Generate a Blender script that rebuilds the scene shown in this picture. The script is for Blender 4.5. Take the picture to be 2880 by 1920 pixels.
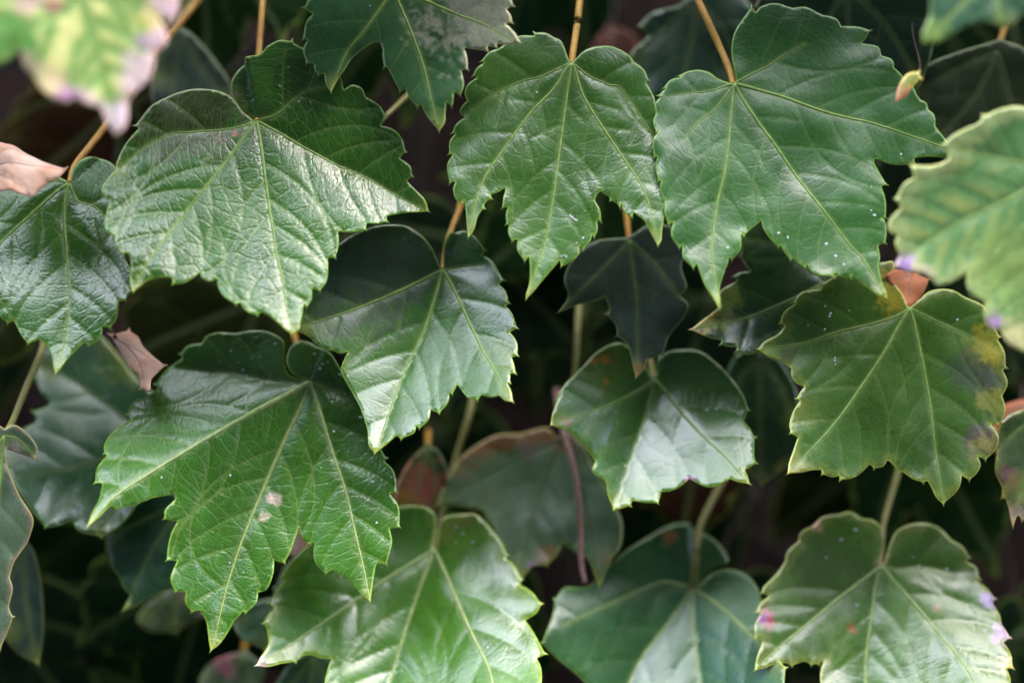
import bpy, math, random
import numpy as np
from mathutils import Vector
from mathutils.geometry import delaunay_2d_cdt
from mathutils.kdtree import KDTree

random.seed(7)
scene = bpy.context.scene
for o in list(bpy.data.objects):
    bpy.data.objects.remove(o)

# ------------------------------------------------------------------ camera
CAM = np.array((0.0, -0.5, 1.5))
FOCUS = 0.5
cd = bpy.data.cameras.new('camera')
cam = bpy.data.objects.new('camera', cd)
scene.collection.objects.link(cam)
cam.location = CAM
cam.rotation_euler = (math.radians(90), 0, 0)
cd.lens = 50.0
cd.sensor_width = 36.0
cd.clip_start = 0.01
cd.clip_end = 200.0
cd.dof.use_dof = True
cd.dof.focus_distance = FOCUS
cd.dof.aperture_fstop = 2.2
cd.dof.aperture_blades = 9
scene.camera = cam

# ------------------------------------------------------------------ sky, sun, exposure
SUN_EL, SUN_AZ = 62.0, -48.0          # azimuth measured from the side the camera stands on
w = bpy.data.worlds.new('World')
scene.world = w
w.use_nodes = True
wn, wl = w.node_tree.nodes, w.node_tree.links
wn.clear()
sky = wn.new('ShaderNodeTexSky')
sky.sky_type = 'NISHITA'
sky.sun_disc = False
sky.sun_elevation = math.radians(SUN_EL)
sky.sun_rotation = math.radians(180 + SUN_AZ)
sky.air_density = 1.0
sky.dust_density = 2.0
sky.ozone_density = 1.0
hs = wn.new('ShaderNodeHueSaturation')
hs.inputs['Saturation'].default_value = 1.05
bg = wn.new('ShaderNodeBackground')
bg.inputs['Strength'].default_value = 0.15
wo = wn.new('ShaderNodeOutputWorld')
wl.new(sky.outputs[0], hs.inputs['Color'])
wl.new(hs.outputs[0], bg.inputs['Color'])
wl.new(bg.outputs[0], wo.inputs['Surface'])
sd = bpy.data.lights.new('sun', 'SUN')
sd.energy = 0.6
sd.angle = math.radians(60)
sd.color = (1.0, 0.98, 0.94)
sun = bpy.data.objects.new('sun', sd)
scene.collection.objects.link(sun)
el, az = math.radians(SUN_EL), math.radians(SUN_AZ)
sdir = Vector((math.sin(az) * math.cos(el), -math.cos(az) * math.cos(el), math.sin(el)))
sun.rotation_euler = (-sdir).to_track_quat('-Z', 'Y').to_euler()
sun.location = (0, -1, 4)
scene.view_settings.view_transform = 'Standard'
scene.view_settings.look = 'None'
scene.view_settings.exposure = 3.45
scene.view_settings.gamma = 1.0

# ------------------------------------------------------------------ photograph views -> pixels of the 2880 x 1920 frame
VIEWS = {'F': (0, 0, 2352 / 2880), 'R1': (0, 0, 2.24), 'R2': (800, 0, 2.24), 'R3': (1700, 0, 1.9602),
         'R4': (0, 400, 2.24), 'R5': (800, 600, 2.24), 'R6': (1700, 600, 1.9602), 'R7': (0, 900, 1.5375),
         'R8': (700, 1120, 1.96), 'R9': (1700, 1120, 1.9602)}
PX = 0.36 / 2880.0        # metres a pixel spans on the focal plane


def parse(s):
    v = VIEWS['F']
    pts, corner = [], []
    for t in s.split():
        if t.endswith(':'):
            v = VIEWS[t[:-1]]
            continue
        c = t.endswith('*')
        x, y = t.rstrip('*').split(',')
        pts.append((v[0] + float(x) / v[2], v[1] + float(y) / v[2]))
        corner.append(c)
    return np.array(pts), corner


def catmull(P, step, closed=False):
    P = np.asarray(P, float)
    n = len(P)
    out = []
    rng = n if closed else n - 1
    for i in range(rng):
        p1, p2 = P[i], P[(i + 1) % n]
        p0 = P[i - 1] if (i > 0 or closed) else p1 * 2 - p2
        p3 = P[(i + 2) % n] if (i + 2 < n or closed) else p2 * 2 - p1
        k = max(1, int(round(np.hypot(*(p2 - p1)) / step)))
        # centripetal-like damping of tangents keeps teeth from overshooting
        d = np.hypot(*(p2 - p1))
        m1 = (p2 - p0); m2 = (p3 - p1)
        l1 = np.hypot(*m1) + 1e-9; l2 = np.hypot(*m2) + 1e-9
        m1 = m1 / l1 * min(d, l1 * .5); m2 = m2 / l2 * min(d, l2 * .5)
        for j in range(k):
            t = j / k
            a = 2 * t**3 - 3 * t**2 + 1; b = t**3 - 2 * t**2 + t
            c = -2 * t**3 + 3 * t**2; e = t**3 - t**2
            out.append(a * p1 + b * m1 + c * p2 + e * m2)
    if not closed:
        out.append(P[-1])
    return np.array(out)


def outline_curve(P, corner, step):
    """closed margin: smooth runs that swell a little between the corners, each outward corner ending in a bristle point"""
    n = len(P)
    ci = [i for i in range(n) if corner[i]]
    if not ci:
        return catmull(P, step, True)
    area = 0.5 * np.sum(P[:, 0] * np.roll(P[:, 1], -1) - np.roll(P[:, 0], -1) * P[:, 1])
    sg = 1 if area > 0 else -1
    runs = []
    for a, b in zip(ci, ci[1:] + [ci[0] + n]):
        run = [P[i % n] for i in range(a, b + 1)]
        d = np.hypot(*(run[-1] - run[0]))
        if len(run) == 2:
            k = max(1, int(round(d / step)))
            c = np.array([run[0] + (run[1] - run[0]) * j / k for j in range(k + 1)])
        else:
            c = catmull(run, step)
        if 25 < d < 105 and len(c) > 2:
            t = np.linspace(0, 1, len(c))
            v = (run[-1] - run[0]) / d
            c = c + np.array([v[1], -v[0]]) * sg * (np.sin(math.pi * t**.85) * .06 * d)[:, None]
        runs.append(c)
    out = []
    for r, c in enumerate(runs):
        prev = runs[r - 1]
        p = c[0]
        u, v = prev[-2] - p, c[1] - p
        lu, lv = np.hypot(*u), np.hypot(*v)
        cr = sg * (-u[0] * v[1] + u[1] * v[0])
        o = -(u / lu + v / lv)
        lo_ = np.hypot(*o)
        if cr > 0 and lo_ > .25 and lu > 5 and lv > 5:
            o = o / lo_
            out += [p + u / lu * 4.5 + o * 1.0, p + o * 9.0, p + v / lv * 4.0 + o * .5]
        else:
            out.append(p)
        out += list(c[1:-1])
    return np.array(out)


def line_tree(A, B, step=2.0):
    """search tree over points laid densely along the segments A->B"""
    pts = []
    for a, b in zip(A, B):
        k = max(1, int(math.ceil(math.hypot(b[0] - a[0], b[1] - a[1]) / step)))
        for j in range(k):
            t = j / k
            pts.append((a[0] + (b[0] - a[0]) * t, a[1] + (b[1] - a[1]) * t))
    pts.append(tuple(B[-1]))
    kd = KDTree(len(pts))
    for i, p in enumerate(pts):
        kd.insert((p[0], p[1], 0), i)
    kd.balance()
    return kd


def tree_dist(P, kd):
    f = kd.find
    return np.array([f((x, y, 0))[2] for x, y in P.tolist()]) if len(P) else np.zeros(0)


def seg_dist(P, A, B):
    ab = B - A
    L = (ab**2).sum(1) + 1e-9
    t = np.clip(((P[:, None] - A[None]) * ab[None]).sum(2) / L, 0, 1)
    q = A[None] + t[..., None] * ab[None]
    return np.sqrt(((P[:, None] - q)**2).sum(2)).min(1)


def inside(P, poly):
    x0, y0 = poly[:, 0], poly[:, 1]
    x1, y1 = np.roll(x0, -1), np.roll(y0, -1)
    dy = np.where(y1 == y0, 1e-9, y1 - y0)
    out = np.zeros(len(P), bool)
    for s in range(0, len(P), 4000):
        x, y = P[s:s + 4000, 0][:, None], P[s:s + 4000, 1][:, None]
        m = ((y0 > y) != (y1 > y)) & (x < (x1 - x0) * (y - y0) / dy + x0)
        out[s:s + 4000] = m.sum(1) % 2 == 1
    return out


def vnoise(P, scale, seed):
    r = np.random.RandomState(seed)
    G = r.rand(64, 64)
    q = P / scale + 100.5
    i = np.floor(q).astype(int); f = q - i
    f = f * f * (3 - 2 * f)
    g = lambda a, b: G[(i[:, 0] + a) % 64, (i[:, 1] + b) % 64]
    return (g(0, 0) * (1 - f[:, 0]) + g(1, 0) * f[:, 0]) * (1 - f[:, 1]) + (g(0, 1) * (1 - f[:, 0]) + g(1, 1) * f[:, 0]) * f[:, 1]


def sstep(a, b, x):
    t = np.clip((x - a) / (b - a), 0, 1)
    return t * t * (3 - 2 * t)


# ------------------------------------------------------------------ materials
def new_mat(name):
    m = bpy.data.materials.new(name)
    m.use_nodes = True
    m.node_tree.nodes.clear()
    return m, m.node_tree.nodes, m.node_tree.links


def nd(nodes, typ, **kw):
    n = nodes.new(typ)
    for k, v in kw.items():
        setattr(n, k, v)
    return n


def math_node(nodes, links, op, a, b=None, c=None, clamp=False):
    n = nodes.new('ShaderNodeMath'); n.operation = op; n.use_clamp = clamp
    for i, x in enumerate((a, b, c)):
        if x is None:
            continue
        if isinstance(x, (int, float)):
            n.inputs[i].default_value = x
        else:
            links.new(x, n.inputs[i])
    return n.outputs[0]


def ramp01(nodes, links, x, lo, hi, to0=0.0, to1=1.0):
    n = nodes.new('ShaderNodeMapRange'); n.interpolation_type = 'SMOOTHSTEP'
    links.new(x, n.inputs['Value'])
    n.inputs['From Min'].default_value = lo; n.inputs['From Max'].default_value = hi
    n.inputs['To Min'].default_value = to0; n.inputs['To Max'].default_value = to1
    return n.outputs[0]


def mix_col(nodes, links, fac, a, b, blend='MIX'):
    n = nodes.new('ShaderNodeMix'); n.data_type = 'RGBA'; n.blend_type = blend
    for s, x in ((n.inputs['Factor'], fac), (n.inputs[6], a), (n.inputs[7], b)):
        if isinstance(x, (int, float)):
            s.default_value = x
        elif isinstance(x, tuple):
            s.default_value = (*x, 1) if len(x) == 3 else x
        else:
            links.new(x, s)
    return n.outputs[2]


def leaf_material():
    m, N, L = new_mat('ivy_leaf')
    A = lambda nm: nd(N, 'ShaderNodeAttribute', attribute_name=nm)
    base = A('base').outputs['Color']
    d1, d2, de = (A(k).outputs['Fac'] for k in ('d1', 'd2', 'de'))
    dull = A('dull').outputs['Fac']
    net = A('net').outputs['Fac']
    tc = A('tc').outputs['Vector']
    oi = N.new('ShaderNodeObjectInfo')
    obj = N.new('ShaderNodeTexCoord').outputs['Object']
    # tertiary veins: ladder-like cells running across the space between the main veins
    warp = nd(N, 'ShaderNodeTexNoise'); warp.inputs['Scale'].default_value = 1.1; warp.inputs['Detail'].default_value = 2
    L.new(tc, warp.inputs['Vector'])
    sub = nd(N, 'ShaderNodeVectorMath', operation='SUBTRACT'); L.new(warp.outputs['Color'], sub.inputs[0]); sub.inputs[1].default_value = (.5, .5, .5)
    sc = nd(N, 'ShaderNodeVectorMath', operation='SCALE'); L.new(sub.outputs[0], sc.inputs[0]); sc.inputs['Scale'].default_value = 0.45
    ad = nd(N, 'ShaderNodeVectorMath', operation='ADD'); L.new(tc, ad.inputs[0]); L.new(sc.outputs[0], ad.inputs[1])
    def voro(scale, src):
        v = nd(N, 'ShaderNodeTexVoronoi', feature='DISTANCE_TO_EDGE', voronoi_dimensions='2D')
        v.inputs['Scale'].default_value = scale
        L.new(src, v.inputs['Vector'])
        return v.outputs['Distance']
    v1 = voro(1.0, ad.outputs[0])
    v2 = voro(3.6, ad.outputs[0])
    fine = nd(N, 'ShaderNodeTexNoise'); fine.inputs['Scale'].default_value = 1800; fine.inputs['Detail'].default_value = 2
    L.new(obj, fine.inputs['Vector'])
    # relief in millimetre-like units, assembled into one height
    h1 = ramp01(N, L, v1, 0.0, 0.17)
    h2 = ramp01(N, L, v2, 0.0, 0.3)
    hs2 = ramp01(N, L, d2, 0.0, 11.0)
    h = math_node(N, L, 'MULTIPLY', h1, math_node(N, L, 'MULTIPLY', net, 0.72))
    h = math_node(N, L, 'MULTIPLY_ADD', h2, math_node(N, L, 'MULTIPLY', net, 0.36), h)
    h = math_node(N, L, 'MULTIPLY_ADD', hs2, math_node(N, L, 'MULTIPLY_ADD', net, 0.6, 0.25), h)
    h = math_node(N, L, 'MULTIPLY_ADD', fine.outputs['Fac'], 0.42, h)
    bump = N.new('ShaderNodeBump')
    bump.inputs['Strength'].default_value = 1.0
    bump.inputs['Distance'].default_value = 0.00007
    L.new(h, bump.inputs['Height'])
    # colour
    mot = nd(N, 'ShaderNodeTexNoise', noise_dimensions='4D'); mot.inputs['Scale'].default_value = 45; mot.inputs['Detail'].default_value = 5
    mot.inputs['Roughness'].default_value = 0.6
    L.new(obj, mot.inputs['Vector'])
    L.new(math_node(N, L, 'MULTIPLY', oi.outputs['Random'], 37.0), mot.inputs['W'])
    k = ramp01(N, L, mot.outputs['Fac'], 0.25, 0.75, 0.72, 1.25)
    col = nd(N, 'ShaderNodeVectorMath', operation='SCALE'); L.new(base, col.inputs[0]); L.new(k, col.inputs['Scale'])
    col = col.outputs[0]
    fk = ramp01(N, L, fine.outputs['Fac'], 0.3, 0.75, 0.76, 1.2)
    c2 = nd(N, 'ShaderNodeVectorMath', operation='SCALE'); L.new(col, c2.inputs[0]); L.new(fk, c2.inputs['Scale'])
    col = c2.outputs[0]
    vein = mix_col(N, L, 0.55, base, (0.20, 0.27, 0.07))
    t1 = math_node(N, L, 'MULTIPLY', ramp01(N, L, v1, 0.0, 0.07, 1, 0), math_node(N, L, 'MULTIPLY', net, 0.34))
    col = mix_col(N, L, t1, col, vein)
    t2 = math_node(N, L, 'MULTIPLY', ramp01(N, L, v2, 0.0, 0.08, 1, 0), math_node(N, L, 'MULTIPLY', net, 0.22))
    col = mix_col(N, L, t2, col, vein)
    col = mix_col(N, L, math_node(N, L, 'MULTIPLY', ramp01(N, L, d2, 0.8, 4.0, 0.8, 0), math_node(N, L, 'MULTIPLY_ADD', net, 0.6, 0.12)), col, vein)
    col = mix_col(N, L, ramp01(N, L, d1, 3.0, 14.0, 0.55, 0), col, vein)
    rim = mix_col(N, L, 0.35, mix_col(N, L, 1.0, base, (3.0, 2.2, 2.0), 'MULTIPLY'), (0.42, 0.56, 0.10))  # paler leaf margin, with light caught along the thin edge painted in
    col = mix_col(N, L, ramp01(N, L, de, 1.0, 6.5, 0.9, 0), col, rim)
    p = N.new('ShaderNodeBsdfPrincipled')
    L.new(col, p.inputs['Base Color'])
    rn = ramp01(N, L, mot.outputs['Fac'], 0.3, 0.7, -0.05, 0.06)
    L.new(math_node(N, L, 'ADD', rn, math_node(N, L, 'MULTIPLY_ADD', dull, 0.35, 0.28)), p.inputs['Roughness'])
    L.new(math_node(N, L, 'MULTIPLY_ADD', dull, -1.0, 0.75, clamp=True), p.inputs['Specular IOR Level'])
    L.new(bump.outputs[0], p.inputs['Normal'])
    tr = N.new('ShaderNodeBsdfTranslucent')
    tcol = mix_col(N, L, 0.4, col, (0.25, 0.42, 0.04))
    L.new(tcol, tr.inputs['Color'])
    mx = N.new('ShaderNodeMixShader'); mx.inputs[0].default_value = 0.14
    L.new(p.outputs[0], mx.inputs[1]); L.new(tr.outputs[0], mx.inputs[2])
    out = N.new('ShaderNodeOutputMaterial')
    L.new(mx.outputs[0], out.inputs['Surface'])
    return m


def simple_mat(name, c0, c1, scale, rough=0.5, bump=0.0003, spec=0.4, detail=4, stretch=None, trans=0.0):
    m, N, L = new_mat(name)
    obj = N.new('ShaderNodeTexCoord').outputs['Object']
    if stretch:
        mp = N.new('ShaderNodeMapping'); mp.inputs['Scale'].default_value = stretch
        L.new(obj, mp.inputs['Vector']); obj = mp.outputs[0]
    n = nd(N, 'ShaderNodeTexNoise'); n.inputs['Scale'].default_value = scale; n.inputs['Detail'].default_value = detail
    L.new(obj, n.inputs['Vector'])
    col = mix_col(N, L, ramp01(N, L, n.outputs['Fac'], 0.3, 0.7), c0, c1)
    p = N.new('ShaderNodeBsdfPrincipled')
    L.new(col, p.inputs['Base Color'])
    p.inputs['Roughness'].default_value = rough
    p.inputs['Specular IOR Level'].default_value = spec
    b = N.new('ShaderNodeBump'); b.inputs['Distance'].default_value = bump
    L.new(n.outputs['Fac'], b.inputs['Height']); L.new(b.outputs[0], p.inputs['Normal'])
    out = N.new('ShaderNodeOutputMaterial')
    if trans:
        t = N.new('ShaderNodeBsdfTranslucent'); L.new(col, t.inputs['Color'])
        mx = N.new('ShaderNodeMixShader'); mx.inputs[0].default_value = trans
        L.new(p.outputs[0], mx.inputs[1]); L.new(t.outputs[0], mx.inputs[2]); L.new(mx.outputs[0], out.inputs['Surface'])
    else:
        L.new(p.outputs[0], out.inputs['Surface'])
    return m


M = {}
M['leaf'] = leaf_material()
M['vein'] = simple_mat('leaf_vein', (0.11, 0.20, 0.035), (0.18, 0.29, 0.06), 500, 0.5, 0.0001)
M['vein_pale'] = simple_mat('leaf_vein_pale', (0.20, 0.28, 0.08), (0.29, 0.37, 0.13), 500, 0.5, 0.0001)
M['vein_dark'] = simple_mat('leaf_vein_dark', (0.030, 0.055, 0.022), (0.05, 0.08, 0.03), 500, 0.5, 0.0001)  # darker copy of the vein colour, shade deep in the ivy put into it
M['petiole'] = simple_mat('petiole_ochre', (0.50, 0.30, 0.035), (0.42, 0.19, 0.035), 260, 0.5, 0.0002)
M['petiole_green'] = simple_mat('petiole_green', (0.22, 0.24, 0.06), (0.30, 0.25, 0.07), 260, 0.5, 0.0002)
M['petiole_pink'] = simple_mat('petiole_pink', (0.36, 0.22, 0.17), (0.28, 0.13, 0.11), 260, 0.6, 0.0002)
M['stem'] = simple_mat('vine_bark', (0.022, 0.013, 0.008), (0.04, 0.024, 0.014), 160, 0.85, 0.0012, stretch=(1, 1, .2))
M['speck'] = simple_mat('pale_speck', (0.40, 0.43, 0.46), (0.58, 0.60, 0.63), 800, 0.5, 0.0001)
M['dead'] = simple_mat('dead_leaf', (0.60, 0.30, 0.17), (0.80, 0.54, 0.40), 70, 0.6, 0.0012, 0.35, 6, trans=.1)
M['dead_orange'] = simple_mat('dead_leaf_orange', (0.36, 0.10, 0.03), (0.55, 0.22, 0.10), 70, 0.6, 0.0012, 0.35, 6, trans=.1)
M['dead_red'] = simple_mat('dead_leaf_red', (0.10, 0.03, 0.02), (0.16, 0.06, 0.04), 70, 0.6, 0.0012, 0.3, 6, trans=.1)

# ------------------------------------------------------------------ helpers that build geometry
KX = 0.36 / 2880.0 / FOCUS


def ray(P):
    P = np.atleast_2d(np.asarray(P, float))
    return np.stack([(P[:, 0] - 1440) * KX, np.ones(len(P)), -(P[:, 1] - 960) * KX], 1)


def at(px, depth):
    """a point of the place, `depth` metres behind the focal plane, seen at pixel px"""
    return CAM + ray(px)[0] * (FOCUS + depth)


def link_mesh(name, verts, faces, mat, parent=None, loc=(0, 0, 0), smooth=True, attrs=None):
    me = bpy.data.meshes.new(name)
    me.from_pydata([tuple(v) for v in verts], [], [tuple(f) for f in faces])
    if smooth:
        me.polygons.foreach_set('use_smooth', [True] * len(me.polygons))
    for nm, (typ, arr) in (attrs or {}).items():
        a = me.attributes.new(nm, typ, 'POINT')
        key = {'FLOAT': 'value', 'FLOAT_VECTOR': 'vector', 'FLOAT_COLOR': 'color'}[typ]
        a.data.foreach_set(key, np.asarray(arr, np.float32).ravel())
    me.materials.append(mat)
    me.update()
    o = bpy.data.objects.new(name, me)
    scene.collection.objects.link(o)
    o.location = loc
    o.parent = parent
    return o


def tube(pts, radii, sides=8, jitter=0.0):
    pts = np.asarray(pts, float)
    n = len(pts)
    V, F = [], []
    up = Vector((0.13, 0.3, 1)).normalized()
    for i in range(n):
        t = Vector(pts[min(i + 1, n - 1)] - pts[max(i - 1, 0)]).normalized()
        s = t.cross(up)
        if s.length < 1e-3:
            s = t.cross(Vector((1, 0, 0)))
        s.normalize(); u = s.cross(t)
        for j in range(sides):
            a = 2 * math.pi * j / sides
            r = radii[i] * (1 + jitter * random.uniform(-1, 1))
            V.append(tuple(Vector(pts[i]) + s * (math.cos(a) * r) + u * (math.sin(a) * r)))
    for i in range(n - 1):
        for j in range(sides):
            k = (j + 1) % sides
            F.append((i * sides + j, i * sides + k, (i + 1) * sides + k, (i + 1) * sides + j))
    V.append(tuple(pts[0])); V.append(tuple(pts[-1]))
    for j in range(sides):
        k = (j + 1) % sides
        F.append((len(V) - 2, k, j)); F.append((len(V) - 1, (n - 1) * sides + j, (n - 1) * sides + k))
    return V, F


def smooth3(P, k=6):
    P = np.asarray(P, float)
    out = []
    for i in range(len(P) - 1):
        p0 = P[i - 1] if i else 2 * P[0] - P[1]
        p3 = P[i + 2] if i + 2 < len(P) else 2 * P[-1] - P[-2]
        p1, p2 = P[i], P[i + 1]
        for j in range(k):
            t = j / k
            out.append(.5 * ((2 * p1) + (-p0 + p2) * t + (2 * p0 - 5 * p1 + 4 * p2 - p3) * t * t + (-p0 + 3 * p1 - 3 * p2 + p3) * t**3))
    out.append(P[-1])
    return np.array(out)


GREEN = (0.027, 0.115, 0.006)
_seed = [11]


def grow_secondaries(prim, poly, base, gap, rnd, R):
    """side veins that leave each main vein, bend towards its tip and end at the margin"""
    segs = [(p[:-1], p[1:]) for p in prim]
    lines, ang, sid, own = [], [], [], []
    for i, P in enumerate(prim):
        d = np.r_[0, np.cumsum(np.hypot(*(np.diff(P, axis=0).T)))]
        L = d[-1]
        if L < gap * 1.2:
            continue
        for side in (-1, 1):
            s = gap * rnd.uniform(0.75, 1.2) + (0.12 if side > 0 else .05) * L
            while s < L * 0.9:
                q = np.array([np.interp(s, d, P[:, 0]), np.interp(s, d, P[:, 1])])
                q2 = np.array([np.interp(s + 8, d, P[:, 0]), np.interp(s + 8, d, P[:, 1])])
                lines.append([q]); ang.append(math.atan2(*(q2 - q)[::-1]) + side * rnd.uniform(.85, 1.05)); sid.append(side); own.append(i)
                s += gap * rnd.uniform(0.8, 1.25)
    if not lines:
        return []
    ang, sid, own = np.array(ang), np.array(sid), np.array(own)
    live = np.arange(len(lines))
    for stp in range(60):
        if not len(live):
            break
        ang[live] -= sid[live] * 0.012 * (1 + stp * .08) * np.array([rnd.uniform(.4, 1.6) for _ in live])
        cur = np.array([lines[k][-1] for k in live]) + 9 * np.stack([np.cos(ang[live]), np.sin(ang[live])], 1)
        D = np.stack([seg_dist(cur, *sg) for sg in segs], 1)
        o = D[np.arange(len(live)), own[live]]
        D[np.arange(len(live)), own[live]] = 1e9
        oth = D.min(1)
        ok = inside(cur, poly) & (oth >= o * .55) & (oth >= 14)
        for k, c, g in zip(live, cur, ok):
            if g:
                lines[k].append(c)
        live = live[ok]
    return [np.array(l) for l in lines if len(l) > 4]


def make_leaf(label, outline, base, veins, depth=0.0, pitch=15, yaw=0, grid=9.0, color=GREEN, dull=0.0, net=1.0,
              tints=(), petiole=None, vein_mat='vein', puff=1.0, wave=6.0, curl=1.5, gap=95.0, specks=0, ks=(-.05, -.05),
              bend=0.0, vw=1.0, pet_mat='petiole', pts=None, group='leaves of the wall ivy', tip=0.6, pet_r=9.0, sec=True, speck_at='', mat='leaf', name='ivy_leaf', cat='leaf', thick=.00035):
    _seed[0] += 1
    rnd = random.Random(_seed[0])
    if pts is None:
        P, corner = parse(outline)
        b = parse(base)[0][0]
        VV = [(np.vstack([b, parse(s)[0]]), k, wd) for s, k, wd in veins]
    else:
        P, corner, b, VV = pts
    poly = outline_curve(P, corner, grid)
    prim = [catmull(v, grid) for v, _, _ in VV]
    for i, p in enumerate(prim):                    # keep veins inside the blade
        m = inside(p, poly); m[0] = True
        k = len(m) if m.all() else max(3, int(np.argmin(m)))
        prim[i] = p[:k]
    R = max(np.hypot(*(p[-1] - b)) for p in prim)
    secs = grow_secondaries(prim, poly, b, gap, rnd, R) if sec else []
    # polar frame whose cut runs through the sinus above the stalk
    main = max(range(len(prim)), key=lambda i: VV[i][2] * 1000 + np.hypot(*(prim[i][-1] - b)))
    ax = math.atan2(*(prim[main][len(prim[main]) // 2] - b)[::-1])

    def polar(Q):
        v = Q - b
        r = np.hypot(v[:, 0], v[:, 1])
        th = np.arctan2(v[:, 1], v[:, 0]) - ax
        return r, (th + math.pi) % (2 * math.pi) - math.pi
    pv = []
    for p, (_, k, wd) in zip(prim, VV):
        r, th = polar(p[1:])
        o = np.argsort(r)
        pv.append((r[o], th[o], k))
    pv.sort(key=lambda e: np.median(e[1]))
    A1 = np.vstack([p[:-1] for p in prim]); B1 = np.vstack([p[1:] for p in prim])
    if secs:
        A2 = np.vstack([p[:-1] for p in secs]); B2 = np.vstack([p[1:] for p in secs])
    PA, PB = poly, np.roll(poly, -1, 0)
    T1, TE = line_tree(A1, B1), line_tree(PA, PB)
    T2 = line_tree(A2, B2) if secs else None
    sd_ = _seed[0]

    def fields(Q):
        d1 = tree_dist(Q, T1)
        d2 = tree_dist(Q, T2) if secs else np.full(len(Q), 999.0)
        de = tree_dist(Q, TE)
        r, th = polar(Q)
        ths = [np.full(len(Q), -math.pi)] + [np.interp(r, a, c) for a, c, _ in pv] + [np.full(len(Q), math.pi)]
        kk = [ks[0]] + [k for _, _, k in pv] + [ks[1]]
        h = np.zeros(len(Q))
        for i in range(len(kk) - 1):
            lo, hi = ths[i], ths[i + 1]
            m = (th >= lo) & (th <= hi) if i < len(kk) - 2 else (th >= lo)
            t = np.clip((th - lo) / np.maximum(hi - lo, 1e-3), 0, 1)
            h = np.where(m, kk[i] + (kk[i + 1] - kk[i]) * t, h)
        h = h * r
        h += bend * r * r / R
        h += puff * 6 * (1 - np.exp(-d1 / 36)) * np.minimum(1, R / 500)
        h += puff * 2.4 * (1 - np.exp(-np.minimum(d1, d2) / 17))
        h += wave * 2 * (vnoise(Q, 130, sd_) - .5) + wave * .35 * (vnoise(Q, 48, sd_ + 5) - .5)
        h -= curl * np.exp(-de / 13)
        h += wave * .9 * np.exp(-de / 40) * (vnoise(Q, 60, sd_ + 9) - .5) * 2
        return h, d1, d2, de, r, th

    # ---- triangulate the blade
    V = [tuple(p) for p in poly]
    E = [(i, (i + 1) % len(poly)) for i in range(len(poly))]
    for p in prim + secs:
        q = p[:-1] if len(p) > 3 else p
        s0 = len(V)
        V += [tuple(x) for x in q]
        E += [(s0 + i, s0 + i + 1) for i in range(len(q) - 1)]
    lo, hi = poly.min(0), poly.max(0)
    gx, gy = np.meshgrid(np.arange(lo[0], hi[0], grid), np.arange(lo[1], hi[1], grid * .87))
    gx = gx + (np.arange(gx.shape[0]) % 2)[:, None] * grid * .5
    G = np.stack([gx.ravel(), gy.ravel()], 1)
    G = G + (np.random.RandomState(sd_).rand(*G.shape) - .5) * grid * .35
    G = G[inside(G, poly)]
    keep = (tree_dist(G, TE) > grid * .45) & (tree_dist(G, T1) > grid * .45)
    if secs:
        keep &= tree_dist(G, T2) > grid * .45
    G = G[keep]
    V += [tuple(x) for x in G]
    res = delaunay_2d_cdt([Vector(v) for v in V], E, [list(range(len(poly)))], 1, 0.01)
    Q = np.array([tuple(v) for v in res[0]])
    F = res[2]
    h, d1, d2, de, r, th = fields(Q)
    # ---- into space
    p_, y_ = math.radians(pitch), math.radians(yaw)
    nrm = np.array((math.sin(y_) * math.cos(p_), -math.cos(y_) * math.cos(p_), math.sin(p_)))
    P0 = at(b, depth)
    pxm = PX * (FOCUS + depth) / FOCUS

    def space(Q, h):
        D = ray(Q)
        t = ((P0 - CAM) @ nrm) / (D @ nrm)
        return CAM + D * t[:, None] + nrm * (h * pxm)[:, None] - P0
    S = space(Q, h)
    # ---- the leaf's own colours
    col = np.tile(np.array(color, float), (len(Q), 1))
    n1 = vnoise(Q, 26, sd_ + 2); n2 = vnoise(Q, 9, sd_ + 3)
    for pt in VV:
        tp = pt[0][-1]
        if tree_dist(tp[None], TE)[0] > 30 or pt[2] < 5 * (R / 600):      # only veins that end in a lobe tip
            continue
        a = tip * (1 - sstep(0, 62, np.hypot(*(Q - tp).T) + 16 * (n1 - .5)))
        col += (np.array((0.19, 0.24, 0.045)) - col) * a[:, None]
    for tn in tints:
        if tn[0] == 'edge':
            _, wd, c, st = tn[:4]
            a = st * (1 - sstep(wd * .35, wd, de + wd * .9 * (n1 - .5) + wd * .4 * (n2 - .5)))
            if len(tn) > 4:
                cc = parse(tn[4])[0][0]
                a = a * (1 - sstep(tn[5] * .6, tn[5], np.hypot(*(Q - cc).T)))
        elif tn[0] == 'inter':                     # between the veins, the veins themselves stay green
            _, c, st, cs, rad = tn
            cc = parse(cs)[0][0]
            a = st * (1 - sstep(rad * .4, rad, np.hypot(*(Q - cc).T) + rad * .5 * (n1 - .5)))
            a = a * sstep(4, 34, np.minimum(d1, d2) + 14 * (n1 - .5))
        else:
            cs, rad, c, st = tn
            cc = parse(cs)[0][0]
            a = st * (1 - sstep(rad * .55, rad, np.hypot(*(Q - cc).T) + rad * .6 * (n1 - .5) + rad * .75 * (n2 - .5)))
        col += (np.array(c) - col) * a[:, None]
    tc = np.stack([r / 34.0, th * (r + 60) / 62.0, np.zeros(len(r))], 1) + sd_ * 3.7
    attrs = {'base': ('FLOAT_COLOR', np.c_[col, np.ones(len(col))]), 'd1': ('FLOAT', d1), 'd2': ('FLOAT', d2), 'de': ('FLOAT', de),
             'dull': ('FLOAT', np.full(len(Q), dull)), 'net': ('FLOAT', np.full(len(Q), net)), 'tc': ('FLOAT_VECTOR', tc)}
    # faces should look towards the camera
    f0 = F[len(F) // 2]
    nn = np.cross(S[f0[1]] - S[f0[0]], S[f0[2]] - S[f0[0]])
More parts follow.
